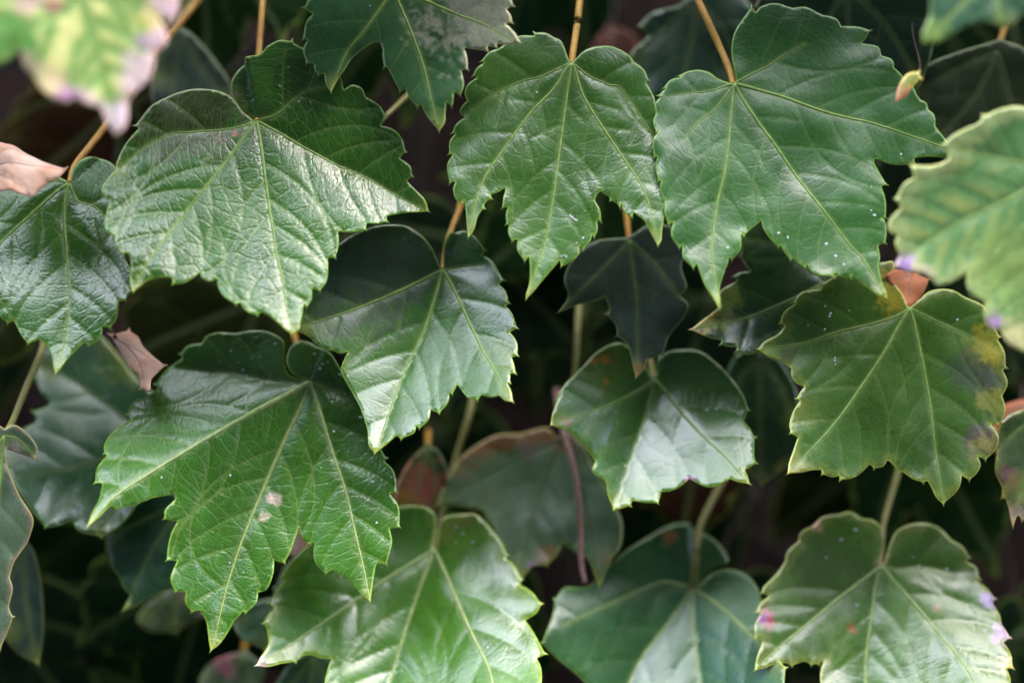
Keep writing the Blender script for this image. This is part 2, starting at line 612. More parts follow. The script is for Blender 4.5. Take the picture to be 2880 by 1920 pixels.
    if nn @ nrm < 0:
        F = [tuple(reversed(f)) for f in F]
    root = bpy.data.objects.new(name, None)
    root.empty_display_size = 0.01
    scene.collection.objects.link(root)
    root.location = P0
    root['label'] = label; root['category'] = cat
    if group:
        root['group'] = group
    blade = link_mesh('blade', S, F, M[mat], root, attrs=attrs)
    so = blade.modifiers.new('thickness', 'SOLIDIFY')
    so.thickness = thick; so.offset = -1.0
    # ---- main veins: tapered ribs bedded in the blade
    for p, (_, k, wd) in zip(prim, VV):
        if len(p) < 3:
            continue
        hh = fields(p)[0]
        t = np.linspace(0, 1, len(p))
        rad = (wd * vw * (0.62 * (1 - t)**.9 + .16)) * pxm
        c = space(p, hh) - nrm * (rad * .35)[:, None]
        tv, tf = tube(c, rad, 6)
        link_mesh('main_vein', tv, tf, M[vein_mat], blade)
    # ---- small pale specks lying on the blade
    sp = [tuple(x) for x in parse(speck_at)[0]] if speck_at else []
    ngiven = len(sp)
    if specks:
        cand = G[np.random.RandomState(sd_ + 1).permutation(len(G))]
        sp += [tuple(x) for x in cand[:specks // 5]]
    if sp:
        sp = np.array(sp)
        sp = sp[inside(sp, poly)]
        hp = fields(sp)[0]
        C = space(sp, hp)
        sv, sf = [], []
        T = np.cross(nrm, (0, 0, 1)); T /= np.linalg.norm(T); U = np.cross(T, nrm)
        for ci, c in enumerate(C):
            rr = (rnd.uniform(2.0, 4.2) if ci < ngiven else rnd.uniform(1.2, 2.6)) * pxm; s0 = len(sv); el = rnd.uniform(.6, 1.5)
            for j in range(7):
                a = 2 * math.pi * j / 7
                sv.append(tuple(c + (T * math.cos(a) * el + U * math.sin(a)) * rr * rnd.uniform(.8, 1.2) + nrm * rr * .05))
            sv.append(tuple(c + nrm * rr * .45))
            sf += [(s0 + j, s0 + (j + 1) % 7, s0 + 7) for j in range(7)]
        o = link_mesh('pale_specks', sv, sf, M['speck'], root)
        o['kind'] = 'stuff'
    # ---- stalk
    if petiole:
        pp = [np.zeros(3) + nrm * -0.0012]
        for s, dz in petiole:
            pp.append(at(parse(s)[0][0], depth + dz) - P0)
        C = smooth3(pp, 7)
        t = np.linspace(0, 1, len(C))
        rad = .86 * pet_r * pxm * (1.0 + .12 * np.exp(-t * 14) + .12 * t)
        tv, tf = tube(C, rad, 10, .02)
        link_mesh('petiole', tv, tf, M[pet_mat], root)
    return root

# ------------------------------------------------------------------ the setting
def box(name, x0, x1, y0, y1, z0, z1, mat):
    V = [(x, y, z) for z in (z0, z1) for y in (y0, y1) for x in (x0, x1)]
    F = [(0, 2, 3, 1), (4, 5, 7, 6), (0, 1, 5, 4), (2, 6, 7, 3), (0, 4, 6, 2), (1, 3, 7, 5)]
    o = link_mesh(name, V, F, mat, smooth=False)
    o['kind'] = 'structure'
    return o


def brick_mat():
    m, N, L = new_mat('brick_wall')
    obj = N.new('ShaderNodeTexCoord').outputs['Object']
    mp = N.new('ShaderNodeMapping'); mp.inputs['Rotation'].default_value = (math.radians(90), 0, 0)
    L.new(obj, mp.inputs['Vector'])
    br = N.new('ShaderNodeTexBrick'); br.inputs['Scale'].default_value = 1.0
    br.inputs['Brick Width'].default_value = .225; br.inputs['Row Height'].default_value = .075; br.inputs['Mortar Size'].default_value = .006
    br.inputs['Color1'].default_value = (.05, .018, .012, 1); br.inputs['Color2'].default_value = (.034, .013, .009, 1); br.inputs['Mortar'].default_value = (.03, .024, .02, 1)
    L.new(mp.outputs[0], br.inputs['Vector'])
    n = nd(N, 'ShaderNodeTexNoise'); n.inputs['Scale'].default_value = 60; L.new(obj, n.inputs['Vector'])
    col = mix_col(N, L, ramp01(N, L, n.outputs['Fac'], .35, .7, 0, .6), br.outputs['Color'], (.02, .014, .012))
    p = N.new('ShaderNodeBsdfPrincipled'); p.inputs['Roughness'].default_value = .9; L.new(col, p.inputs['Base Color'])
    b = N.new('ShaderNodeBump'); b.inputs['Distance'].default_value = .004; L.new(math_node(N, L, 'SUBTRACT', n.outputs['Fac'], br.outputs['Fac']), b.inputs['Height']); L.new(b.outputs[0], p.inputs['Normal'])
    o = N.new('ShaderNodeOutputMaterial'); L.new(p.outputs[0], o.inputs['Surface'])
    return m


WALL_Y = 0.26
box('wall', -4, 4, WALL_Y, WALL_Y + .25, 0, 3.2, brick_mat())
box('ground', -40, 40, -40, 40, -.3, 0, simple_mat('paving', (.03, .028, .026), (.05, .047, .043), 9, .9, .003))
box('unseen_shade_wall', -9, 9, -4.2, -3.9, 0, 6.0, simple_mat('shade_wall_dark', (.025, .024, .022), (.04, .038, .034), 3, .9, .003))  # wall added out of view behind the camera to block frontal sky light

# ------------------------------------------------------------------ the leaves, one by one
YEL, PUR, BRN, PNK = (.34, .34, .06), (.20, .08, .22), (.16, .07, .03), (.50, .30, .38)
PALE = (.24, .36, .10)
LEAVES = {}


def leaf(key, label, **kw):
    LEAVES[key] = kw
    r = make_leaf(label, **kw)
    return r


leaf('A', 'large glossy deep green leaf with quilted surface and three short lobes, under ochre upright stalk',
     outline='''R1: 1600,752* 1530,700 1470,628 1380,592 1270,578 1150,590 1040,640 950,700 890,770 862,812* 885,832* 840,880 780,960 738,1060 742,1082* 705,1150
 670,1220 680,1270 718,1290* 700,1350 685,1440 702,1500 758,1525* R4: 768,690 800,740* 845,748* 858,800 852,880 858,960 875,985* 910,955 960,915 1030,895 1105,893*
 1118,932* 1180,915 1235,880 1275,850* 1300,885 1340,903 1385,890* 1395,930 1430,990 1470,1030 1508,1057* 1535,1048* 1560,1080 1600,1112 1640,1122* 1670,1105*
 1740,1135 1790,1180 1830,1225 1855,1240* 1885,1220 1895,1160 1915,1080 1925,1045* 1942,1060* 1965,1010 1972,945* 2020,957* 2050,890 2062,800 2068,740* 2112,737* 2125,650 2132,565*
 R2: 405,1468* 510,1447* 520,1405* 600,1398 645,1387* 645,1350* 720,1330 830,1318 905,1312* 880,1260 820,1195 770,1130* 804,1106* 785,1050 725,1000* 762,963* 735,900 680,840 610,805*
 634,745* 600,700 515,640* 490,600 430,578 380,595* R1: 2150,520 2100,430 2000,380 1900,352 1850,320* 1780,312 1700,350 1650,395 1560,420 1490,480 1458,550 1480,625 1530,690 1605,745*''',
     base='R1: 1612,752',
     veins=[('R1: 1640,900 1665,1080 1690,1260 1730,1500 R4: 1740,680 1790,900 1815,1060 1850,1225', .0, 9),
            ('R1: 1520,890 1390,1080 1240,1280 1100,1470 R4: 1020,690 940,830 880,970', .02, 9),
            ('R1: 1760,830 1910,915 2120,1020 R2: 340,1025 510,1095 690,1200 890,1308', -.14, 9),
            ('R1: 1560,780 1420,815 1220,835 1080,850 940,920 760,1080', -.02, 6),
            ('R1: 1740,720 1850,640 1950,585 2080,570', .10, 5)],
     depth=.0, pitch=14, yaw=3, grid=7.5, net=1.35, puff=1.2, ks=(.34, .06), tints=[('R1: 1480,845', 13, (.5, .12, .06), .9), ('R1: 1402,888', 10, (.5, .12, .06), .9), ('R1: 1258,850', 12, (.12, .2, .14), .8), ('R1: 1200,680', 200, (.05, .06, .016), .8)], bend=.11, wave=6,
     petiole=[('R1: 1618,705', .008), ('R1: 1625,560', .014), ('R1: 1628,390', .022), ('R1: 1655,0', .035), ('R1: 1670,-300', .06)], specks=26)

leaf('C', 'upright symmetrical mid green leaf with three long pointed lobes on reddish ochre stalk',
     outline='''R2: 1800,400* 1770,350 1755,310 1735,262 1692,234* 1640,214 1575,208* 1572,226* 1500,220 1460,232 1400,270 1345,308* 1290,335 1240,386* 1256,396* 1210,440
 1188,480* 1215,488* 1160,540 1140,600 1152,635* 1120,680 1110,715 1136,745* 1080,800 1060,842* 1078,848* 1050,900 1043,982* 1066,985* 1042,1050 1045,1110 1048,1177* 1085,1165* 1078,1215
 1090,1270 1120,1307* 1140,1285* 1150,1360 1158,1450 1168,1522* 1195,1460 1215,1390 1260,1335* 1266,1310* 1304,1272* 1308,1245* 1350,1225 1395,1198* 1390,1240 1387,1245* 1386,1285 1378,1332* 1412,1325*
 1404,1380 1406,1432* 1418,1440* 1420,1490 1440,1542* 1475,1527* R5: 1480,250 1518,324* 1545,292* 1550,350 1548,450 1525,540 1528,558* 1575,510 1640,430 1700,360 1735,315* 1746,354* 1800,320 1850,270 1856,225*
 1882,246* 1920,190 1940,150* 1950,170* 1965,120 1966,62* R2: 1990,1413* 1980,1340 1965,1300* 1950,1280 1960,1245 1990,1220* 2040,1250 2056,1277* 2098,1300 2110,1328* 2122,1298* 2140,1350 2184,1393* 2195,1360*
 R3: 215,1240 250,1310 286,1377* 305,1350 310,1290 326,1190 330,1050 310,900 297,700 280,560 262,510 230,455* 242,442* 215,390 180,352* 164,340* R2: 2160,345 2120,312* 2050,288 1950,298 1880,330 1818,392*''',
     base='R2: 1808,402',
     veins=[('R2: 1790,520 1745,850 1715,1100 1680,1350 R5: 1670,70 1630,250 1570,430 1530,545', .0, 8),
            ('R2: 1780,430 1700,560 1550,720 1380,960 1270,1130 1215,1290 1175,1500', .02, 7),
            ('R2: 1825,430 1880,600 1960,740 2110,970 2220,1140 R3: 210,1060 255,1200 284,1355', .02, 7),
            ('R2: 1780,410 1620,480 1470,520 1290,610 1150,720', -.06, 5),
            ('R2: 1840,420 1920,480 2050,535 2110,545 R3: 200,640 270,740', -.05, 5)],
     depth=.002, bend=.10, pitch=7, yaw=-2, grid=7.5, color=(.036, .120, .010), net=.6, puff=.9, ks=(-.1, -.1), dull=.05,
     petiole=[('R2: 1822,300', .004), ('R2: 1840,180', .009), ('R2: 1862,0', .016), ('R2: 1885,-250', .05)], pet_r=11, specks=18,
     speck_at='R5: 1800,30 1812,42 1825,55 1840,62 1880,175 1745,290 1760,285 1775,292 1842,205')

leaf('D', 'broad smooth grey green leaf with heart shaped base, hanging on bright ochre stalk',
     outline='''R3: 705,462* 640,440 580,395 520,378 460,385 413,410* 425,416* 370,440 328,480* 346,480* 303,522* 309,533* 285,570 283,607* 296,611* 278,660 286,732* 299,728* 272,780 273,872* 291,868* 285,920 290,1012*
 306,1005* 305,1060 318,1112* 331,1105* 330,1180 343,1253* 371,1235* 365,1310 400,1383* 419,1365* 425,1430 470,1498* 491,1475* R6: 500,330 530,420 570,490 600,548* 608,510 612,430 640,345* 646,325* 668,258*
 684,272* 720,220 735,128* 750,142* 780,100 850,52* 865,90 900,150 940,202* 955,190* 985,240 1004,272* 1020,265* 1050,295 1075,320* 1085,300* 1120,345 1160,365 1220,377* 1226,355* 1270,370 1315,382* 1320,364*
 1380,420 1440,480 1490,504* 1495,470 1475,400 1465,320 1475,270 1468,205* 1502,192* 1505,130 1500,60 1486,60* R3: 1508,1228* 1500,1160 1488,1060* 1514,1046* 1485,1000 1465,960 1455,918* 1466,900* 1500,905 1545,925
 1600,940* 1660,930* 1666,905* 1740,905 1840,915 1925,890* 1880,870 1830,830 1768,742* 1760,680 1738,645* 1725,610 1698,590* 1670,560 1655,500* 1610,462* 1562,412* 1550,370 1500,335* 1480,290 1400,260* 1440,195* 1380,180
 1290,165* 1260,130 1190,105* 1150,85* 1090,62 1030,60* 990,50* 930,45 850,60 822,85* 800,55* 760,110 720,170 700,230 698,310 712,390 726,450*''',
     base='R3: 716,462',
     veins=[('R3: 760,550 850,690 950,830 1080,1030 1220,1230 1330,1390 R6: 1380,270 1440,390 1480,485', .0, 8),
            ('R3: 705,560 680,780 650,980 610,1150 580,1350 R6: 575,260 590,400 600,530', .0, 8),
            ('R3: 820,490 1000,550 1200,630 1430,695 1620,770 1800,850 1910,888', .03, 8),
            ('R3: 800,415 900,365 980,310 1100,250', .02, 5), ('R3: 680,472 580,500 480,505 380,520', -.1, 4),
            ('R3: 690,500 600,610 510,680 430,780', -.02, 4)],
     depth=.002, pitch=10, yaw=6, grid=8, color=(.028, .120, .018), dull=.18, net=.5, puff=.5, ks=(.06, -.15), bend=0.12, wave=7,
     petiole=[('R3: 690,390', .004), ('R3: 640,270', .009), ('R3: 515,0', .018), ('R3: 400,-260', .05)], pet_r=11, specks=0,
     speck_at='R6: 740,100 940,125 990,150 662,205 1195,190 1240,260 1280,310 R3: 1435,1060 1430,1190 1448,1215 1600,880')

leaf('T', 'dark green leaf with bristle pointed teeth and one dusty pale lobe',
     outline='''R2: 690,-100* 620,-180 500,-220 380,-210 280,-150 180,-60 135,52* 182,95* 150,150 123,252* 152,255* 130,320 143,402* 186,400* 195,440 213,472* 252,465* 270,530 295,583* 330,510 385,430 420,370 500,310 570,268
 600,270 625,320* 630,380 634,428* 650,425* 690,480 735,582* 770,570* 800,620 845,684* 870,665* 920,740 985,832* 1010,780 1015,720 1030,653* 1064,688* 1075,590* 1117,614* 1130,540 1120,450* 1160,448* 1150,380 1138,310*
 1200,312 1285,332* 1290,300* 1345,314* 1345,290* 1420,292 1493,290* 1450,230 1400,165* 1440,161* 1425,110 1405,75* 1447,55* 1420,0 1390,-60* 1330,-140 1200,-220 1000,-260 850,-230 750,-170 700,-105*''',
     base='R2: 692,-92', veins=[('R2: 715,0 800,200 880,420 930,620 980,810', .0, 6), ('R2: 640,0 500,200 390,330 300,560', -.04, 5),
                                ('R2: 880,0 1100,100 1250,160 1470,282', .04, 6)],
     bend=0.08, depth=-.008, pitch=0, yaw=-6, grid=9, color=(.020, .080, .020), dull=.2, net=.4, puff=.6, wave=5,
     tints=[('R2: 1250,60', 190, (.30, .30, .24), .65), ('R2: 1330,190', 110, (.28, .30, .20), .55)],
     petiole=[('R2: 690,-200', .01), ('R2: 700,-420', .04)], specks=6)

leaf('L', 'green leaf with rounded ear and long drooping tip beside curled brown dead leaf',
     outline='''R4: 440,245* 455,215 470,170 510,120 560,92 615,90* 640,96* 690,130 740,180* 765,300 770,400 760,520 790,650 802,750* 830,800 858,832* 850,900 845,960 824,1018* 780,1025* 772,1080 755,1150 730,1190*
 685,1185* 670,1240 640,1280 602,1303* 575,1285* 540,1320 490,1380 450,1450 422,1487* 405,1450 385,1370 350,1310 300,1268* 240,1295* 200,1240 160,1180 140,1155* 105,1163* 65,1130 50,1085* 48,1140 0,1220
 -60,1300 -120,1380* -160,1250 -230,1150* -210,1100* -290,1000 -310,900* -290,880* -360,760 -370,650* -350,630* -370,520 -330,400* -240,300 -120,230 0,190 150,165 300,190 400,232 428,250*''',
     base='R4: 434,256', veins=[('R4: 415,330 405,480 430,700 455,900 465,1100 450,1300 425,1470', .0, 8), ('R4: 360,310 210,450 10,670 -60,900 -115,1350', .03, 8),
                                ('R4: 455,310 490,370 600,410 690,500 745,600', -.03, 6), ('R4: 350,240 200,270 0,300 -150,380', -.05, 5)],
     depth=.008, bend=0.15, pitch=12, yaw=-4, grid=8, net=.9, color=(.028, .115, .006), ks=(-.2, -.1), puff=1.1,
     petiole=[('R1: 470,1050', .006), ('R1: 560,930', .012), ('R1: 700,745', .02), ('R1: 900,420', .03), ('R1: 1130,150', .04), ('R1: 1280,-40', .05)], pet_r=10.5, specks=20)

leaf('E', 'shadowed leaf with one greyed half and sheen near its folded tip, overlapped by two neighbours',
     outline='''R5: 1003,350* 1010,200 1060,130 1140,110 1210,160 1268,237* 1250,265* 1300,310 1350,380 1388,432* 1360,460* 1400,510 1428,582* 1408,598* 1440,650 1485,746* 1440,770* 1480,840 1495,922* 1460,935* 1490,1038* 1455,1038*
 1456,1098* 1445,1105* 1470,1170 1484,1217* 1440,1205 1395,1175* 1350,1180 1285,1170* 1257,1197* 1200,1175 1155,1130 1122,1098* 1092,1157* 1075,1158* 1065,1210 1020,1277* 965,1255* 950,1320 905,1372* 885,1360* 870,1400
 800,1437* 765,1420* 720,1455 650,1527* 610,1480 590,1380 540,1250 500,1180 440,1080 410,1010 430,930 446,890* 400,905 363,890* 330,882 258,852* 220,800 135,770* 150,720* 165,640 200,520 260,380 360,240 500,140 650,90 800,100 920,200 985,345*''',
     base='R5: 995,358', veins=[('R5: 960,500 880,760 790,980 720,1220 655,1510', .0, 8), ('R5: 1040,420 1140,620 1260,860 1380,1050 1470,1200', .12, 7),
                                ('R5: 930,390 800,460 620,550 430,640 170,750', .06, 7), ('R5: 1060,350 1160,335 1240,330', .0, 4)],
     depth=.014, pitch=8, yaw=-8, grid=9, net=.35, color=(.030, .112, .007), ks=(-.15, .05), bend=.27, wave=3, dull=-.05,
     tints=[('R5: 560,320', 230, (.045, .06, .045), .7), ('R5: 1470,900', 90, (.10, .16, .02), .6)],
     petiole=[('R5: 1020,200', .012), ('R5: 1060,80', .02), ('R5: 1110,-60', .03), ('R5: 1150,-300', .06)], specks=8, speck_at='R5: 930,1030 940,1020 935,1050 1380,865 1100,495')

leaf('F', 'big speckled bright green leaf with pale veins, silvery shoulder and two deep notches',
     outline='''R7: 1343,262* 1270,232 1243,172 1262,112 1300,86 1345,95 1368,112* 1400,130 1440,170 1480,226* 1476,237* 1520,280 1567,342* 1560,355* 1600,390 1650,420 1672,468* 1650,500 1622,515* 1645,560 1670,597* 1665,612* 1700,660
 1718,744* 1690,750* 1720,810 1731,892* 1690,900* 1692,960 1677,1050* 1640,1045* 1632,1060* 1615,1110 1610,1203* 1580,1180 1530,1130 1450,1075* 1420,1087* 1385,1050 1370,1000 1370,960* 1345,965* 1315,930 1300,893* 1285,940
 1265,1000 1240,1045* 1195,1035* 1185,1090 1160,1160 1130,1170* 1120,1210 1078,1258* 1065,1250* 1030,1290* 1000,1330 960,1390 935,1415* 928,1370 915,1290 890,1245* 860,1248* 840,1215 835,1165* 798,1163* 785,1110 800,1035*
 762,1030* 762,980 775,920 800,870* 752,857* 760,820 795,775 785,750* 740,760 700,773* 662,790* 640,798 572,814* 545,802 510,840 467,895* 480,830 500,770 500,710* 468,707* 475,640 500,590* 488,580* 478,550 500,490 572,430* 553,405*
 570,350 610,335* 640,310* 667,285* 653,265* 700,200 760,150* 753,130* 790,100 852,85* 870,55 930,40 1000,45 1080,35 1150,42 1215,78 1228,125 1226,185 1252,238 1333,260*''',
     base='R7: 1340,268', veins=[('R7: 1310,350 1230,520 1130,750 1060,930 1000,1120 940,1400', -.03, 10), ('R7: 1250,320 1090,410 900,530 720,650 560,770 475,885', .20, 10),
                                 ('R7: 1370,350 1440,570 1500,740 1540,900 1580,1060 1608,1190', .07, 9), ('R7: 1280,270 1150,255 1000,220 880,210', -.34, 5), ('R7: 1380,280 1450,310 1530,360', -.02, 5)],
     depth=.016, dull=.04, bend=0.13, pitch=7, yaw=2, grid=8.5, net=1.1, puff=1.7, color=(.034, .130, .006), ks=(-.12, -.2), vein_mat='vein_pale', vw=1.15, wave=5,
     petiole=[('R7: 1320,235', .012), ('R7: 1290,140', .028), ('R7: 1260,-20', .05), ('R7: 1250,-200', .08)], specks=60,
     tints=[('R7: 1185,770', 26, (.55, .40, .36), .9), ('R7: 1150,850', 14, (.5, .42, .3), .7)],
     speck_at='R7: 985,122 933,170 1018,172 1038,206 1115,150 1185,97 1252,122 1272,240 1465,320 1490,318 1395,190 1418,182 1385,210 1360,145 1445,482 1470,235 1530,362 1560,422 740,685 1615,700 1635,875 1065,1088')

leaf('G', 'green leaf with yellow and purplish brown blotches along one edge',
     outline='''R6: 1688,515* 1740,470 1790,430 1860,415 1930,425 1990,460 2060,490 2105,530 2135,600 2173,682* 2165,700* 2190,770 2200,852* 2186,868* 2200,940 2175,1010* 2182,1080 2165,1140 2140,1165* 2105,1160* 2122,1185* 2132,1240 2110,1310 2065,1358*
 2025,1340* 2030,1390 2000,1440 1970,1468* 1930,1445* 1900,1510 1860,1560 R9: 1825,578* 1795,540 1775,500 1745,455* 1720,460* 1670,440 1618,411* 1590,390 1545,350* 1528,343* 1500,375 1455,385* 1430,365* 1380,400 1330,430 1260,450*
 1255,425* 1220,432 1163,417* 1155,395* 1100,388 1040,400 970,414* R6: 985,1390 1010,1330 1035,1240* 997,1215* 1000,1170 1030,1090 1055,1040* 1042,1025* 1085,960* 1050,940 1020,900 1016,860* 960,820 890,795 833,755* 880,720 950,680 986,625*
 962,610* 985,560 1045,500* 1033,494* 1080,450 1130,435 1185,420* 1198,393* 1260,350 1340,310 1450,280 1540,268* 1590,262 1602,300 1572,340 1600,390 1640,450 1668,512*''',
     base='R6: 1680,525', veins=[('R6: 1710,620 1745,800 1780,1010 1795,1200 R9: 1805,350 1822,560', .0, 7), ('R6: 1620,620 1520,790 1400,960 1280,1120 1150,1260 990,1410', .04, 7),
                                 ('R6: 1600,570 1450,615 1280,655 1100,715 850,752', -.02, 6), ('R6: 1740,550 1850,600 1980,660 2130,720', -.04, 4)],
     depth=.012, bend=0.14, pitch=6, yaw=0, grid=8, net=.45, puff=.8, color=(.038, .108, .010), ks=(-.1, -.1), dull=.1,
     tints=[('R6: 2110,730', 70, (.26, .24, .02), .9), ('R6: 2060,880', 90, (.035, .05, .035), .7), ('R6: 2140,900', 60, (.05, .055, .04), .75), ('R6: 2130,780', 40, (.3, .26, .02), .8), ('R6: 2130,1050', 50, (.22, .22, .03), .7),
            ('R6: 2070,1250', 60, (.10, .07, .08), .8), ('R6: 2105,1240', 28, (.07, .02, .06), .95), ('R6: 2065,1270', 34, (.30, .28, .05), .6), ('R6: 1560,370', 60, (.38, .30, .02), .95), ('R6: 1570,450', 55, (.3, .26, .02), .85),
            ('R6: 1620,480', 35, (.3, .26, .02), .7), ('R6: 1500,330', 50, (.2, .2, .02), .7), ('R6: 1070,1080', 80, (.09, .15, .02), .8), ('R6: 1000,1400', 50, (.26, .28, .08), .8), ('edge', 26, (.16, .20, .03), .55), ('R6: 990,770', 30, (.07, .05, .03), .5)],
     petiole=[('R6: 1700,470', .02), ('R6: 1720,380', .035), ('R6: 1730,200', .06), ('R6: 1740,-100', .09)], specks=4, speck_at='R6: 1240,555 1235,570 1115,620 1260,800 1258,815 1262,835 1210,640 1345,538 1945,585 1210,515')

leaf('H', 'dark leaf with purple and yellow pointed tip, mostly hidden behind blotched leaf',
     outline='''R6: 478,640* 540,590 590,552 640,505 612,480* 642,470* 622,450* 680,410 732,375* 708,352* 740,335 802,325* 770,270 746,240* 760,200 738,130* 800,60 900,0 1050,60 1180,200 1260,350 1290,500 1230,620 1100,720 960,770 835,772* 780,777 722,767*
 730,740* 680,735 638,727* 645,700* 590,680 540,660''', base='R6: 1230,375', veins=[('R6: 1000,490 800,570 630,610 485,640', .0, 6), ('R6: 1100,300 950,180 760,140', .0, 4), ('R6: 1200,520 1100,700', .0, 4)],
     depth=.020, pitch=20, yaw=0, grid=10, net=.5, color=(.022, .070, .014), ks=(-.05, .05),
     tints=[('R6: 500,640', 34, (.60, .28, .44), .95), ('R6: 560,590', 50, (.58, .56, .14), .9), ('R6: 600,570', 22, (.30, .10, .03), .8), ('R6: 690,550', 18, (.22, .12, .20), .9), ('R6: 650,500', 60, (.20, .24, .03), .7)],
     petiole=[('R6: 1260,300', .02), ('R6: 1300,100', .05), ('R6: 1310,-200', .09)], tip=.2)

leaf('I', 'blurred yellow green leaf with pink and white withered edges',
     outline='''R1: 500,-60* 300,-250 0,-250 -150,-120 -220,60 -200,300 -80,440* 0,400 60,370 110,315 135,335* 150,410 210,480 280,580 340,620 420,650 465,610* 560,650 640,680 650,690* 680,760 730,840* 775,800 800,640* 860,570 930,510 965,420 975,330*
 1035,275 1030,200 1000,130 1005,100* 1085,158* 1122,60 1135,-60 1080,-220 850,-330 620,-250 510,-70*''', base='R1: 505,-50',
     veins=[('R1: 520,20 570,190 640,420 725,800', .0, 10), ('R1: 400,60 200,170 50,330 -70,420', .0, 8), ('R1: 700,-10 900,40 1075,140', .0, 8)],
     depth=-.085, pitch=2, yaw=10, grid=12, net=.3, gap=70, color=(.14, .27, .06), dull=.3, tip=.3, vein_mat='vein', puff=1.0,
     tints=[('inter', (.56, .56, .20), .95, 'R1: 600,350', 420), ('R1: 60,250', 110, (.08, .24, .05), .8), ('R1: 140,230', 50, (.07, .24, .04), .7), ('edge', 46, (.56, .36, .40), .8, 'R1: 900,480', 300), ('R1: 870,450', 60, (.60, .46, .46), .8), ('R1: 910,270', 34, (.30, .18, .30), .7), ('R1: 1000,270', 40, (.55, .38, .44), .8),
            ('R1: 730,720', 52, (.62, .50, .58), .95), ('R1: 420,600', 42, (.42, .18, .38), .9), ('R1: 300,520', 70, (.45, .34, .20), .7), ('R1: 340,40', 28, (.32, .06, .12), .8), ('R1: 190,20', 50, (.5, .25, .3), .6), ('R1: 1050,60', 70, (.56, .38, .42), .9), ('R1: 940,120', 40, (.55, .5, .12), .7), ('R1: 150,400', 40, (.45, .28, .25), .6)],
     petiole=[('R1: 505,-200', .03), ('R1: 520,-420', .09), ('R1: 540,-600', .16)])

leaf('J', 'soft focus pale green leaf mottled yellow with small purple spots on its scalloped edge',
     outline='''R3: 2480,880* 2420,760 2420,660 2330,605 2250,595 2150,620 2080,652* 2050,690 1980,720 1900,765 1855,815* 1890,880 1820,920 1680,925* 1690,960* 1700,995* 1650,1030 1598,1110* 1630,1155* 1570,1230 1570,1290 1612,1310* 1600,1350 1622,1420*
 1590,1480* R6: 1610,300 1650,325 1700,332* 1790,360 1820,400 1880,395 1950,360 1995,330* 2000,390 2030,450 2095,490* 2100,560 2130,630 2182,642* 2220,700 2270,740 2310,757* 2400,720 2440,600 2520,500 2620,380 2720,150 2740,-100 2700,-280 2500,-290*''',
     base='R3: 2490,900', veins=[('R3: 2313,1050 2080,1170 1920,1250 1620,1440', .0, 9), ('R3: 2300,900 2100,860 1900,820', .05, 7), ('R3: 2420,1250 2360,1600 2310,1900', -.04, 8)],
     bend=0.05, depth=-.045, pitch=6, yaw=-6, grid=11, net=.4, color=(.075, .19, .06), dull=.1, gap=75, puff=1.2, tip=.3,
     tints=[('inter', (.30, .34, .09), .6, 'R3: 1850,1250', 330), ('edge', 60, (.30, .36, .14), .6), ('R6: 1640,295', 34, (.24, .12, .34), .95), ('R6: 2145,600', 30, (.24, .12, .32), .9), ('R6: 1740,340', 40, (.5, .42, .3), .7), ('R6: 2240,680', 60, (.5, .46, .22), .8), ('R6: 2270,300', 160, (.22, .32, .08), .6)],
     petiole=[('R3: 2520,760', .03), ('R3: 2560,400', .09), ('R3: 2560,0', .14)], specks=12)

leaf('K', 'out of focus bluish green leaf with yellow green drooping tip beside a very dark leaf',
     outline='''R3: 2140,-200* 2000,-300 1880,-220 1820,-100 1800,0 1790,100 1752,190 1762,232* 1830,240 1900,200 1980,150 2080,130 2150,142 2200,157 2250,132 2313,72 2400,30 2500,-50 2500,-200 2330,-320 2160,-210*''', base='R3: 2150,-195',
     veins=[('R3: 2050,-50 1900,100 1775,220', .0, 8), ('R3: 2160,0 2190,145', .0, 7), ('R3: 2300,-120 2440,-60', .0, 6)], depth=-.07, pitch=2, yaw=0, grid=13, net=.2, color=(.022, .075, .035),
     tints=[('R3: 1790,190', 60, (.12, .22, .04), .8)], petiole=[('R3: 2150,-320', .04), ('R3: 2160,-500', .12)])

leaf('M', 'small matt charcoal green leaf with orange tipped lobe under the symmetrical leaf',
     outline='''1440,545* 1370,552 1320,585 1295,640 1305,680 1283,717* 1330,700 1370,692 1390,680* 1402,710 1392,722* 1415,742 1418,772* 1440,790 1450,820 1460,868* 1480,840 1486,825* 1522,812* 1530,780 1545,760* 1565,730 1578,700 1562,680* 1578,660 1566,610 1582,570 1560,530 1500,515 1450,540*''',
     base='1446,552', veins=[('1452,600 1462,680 1464,770 1463,855', .0, 4), ('1400,600 1340,660 1290,713', .0, 4), ('1510,610 1560,680', .0, 4)],
     depth=.030, pitch=12, yaw=0, grid=11, color=(.065, .092, .060), dull=.3, net=.4, vein_mat='vein', tints=[('1463,845', 26, (.36, .16, .05), .9), ('1462,862', 16, (.3, .1, .12), .9), ('1290,714', 18, (.25, .3, .04), .8), ('edge', 10, (.05, .10, .05), .5)], tip=0,
     petiole=[('1440,500', .02), ('1435,420', .06)])

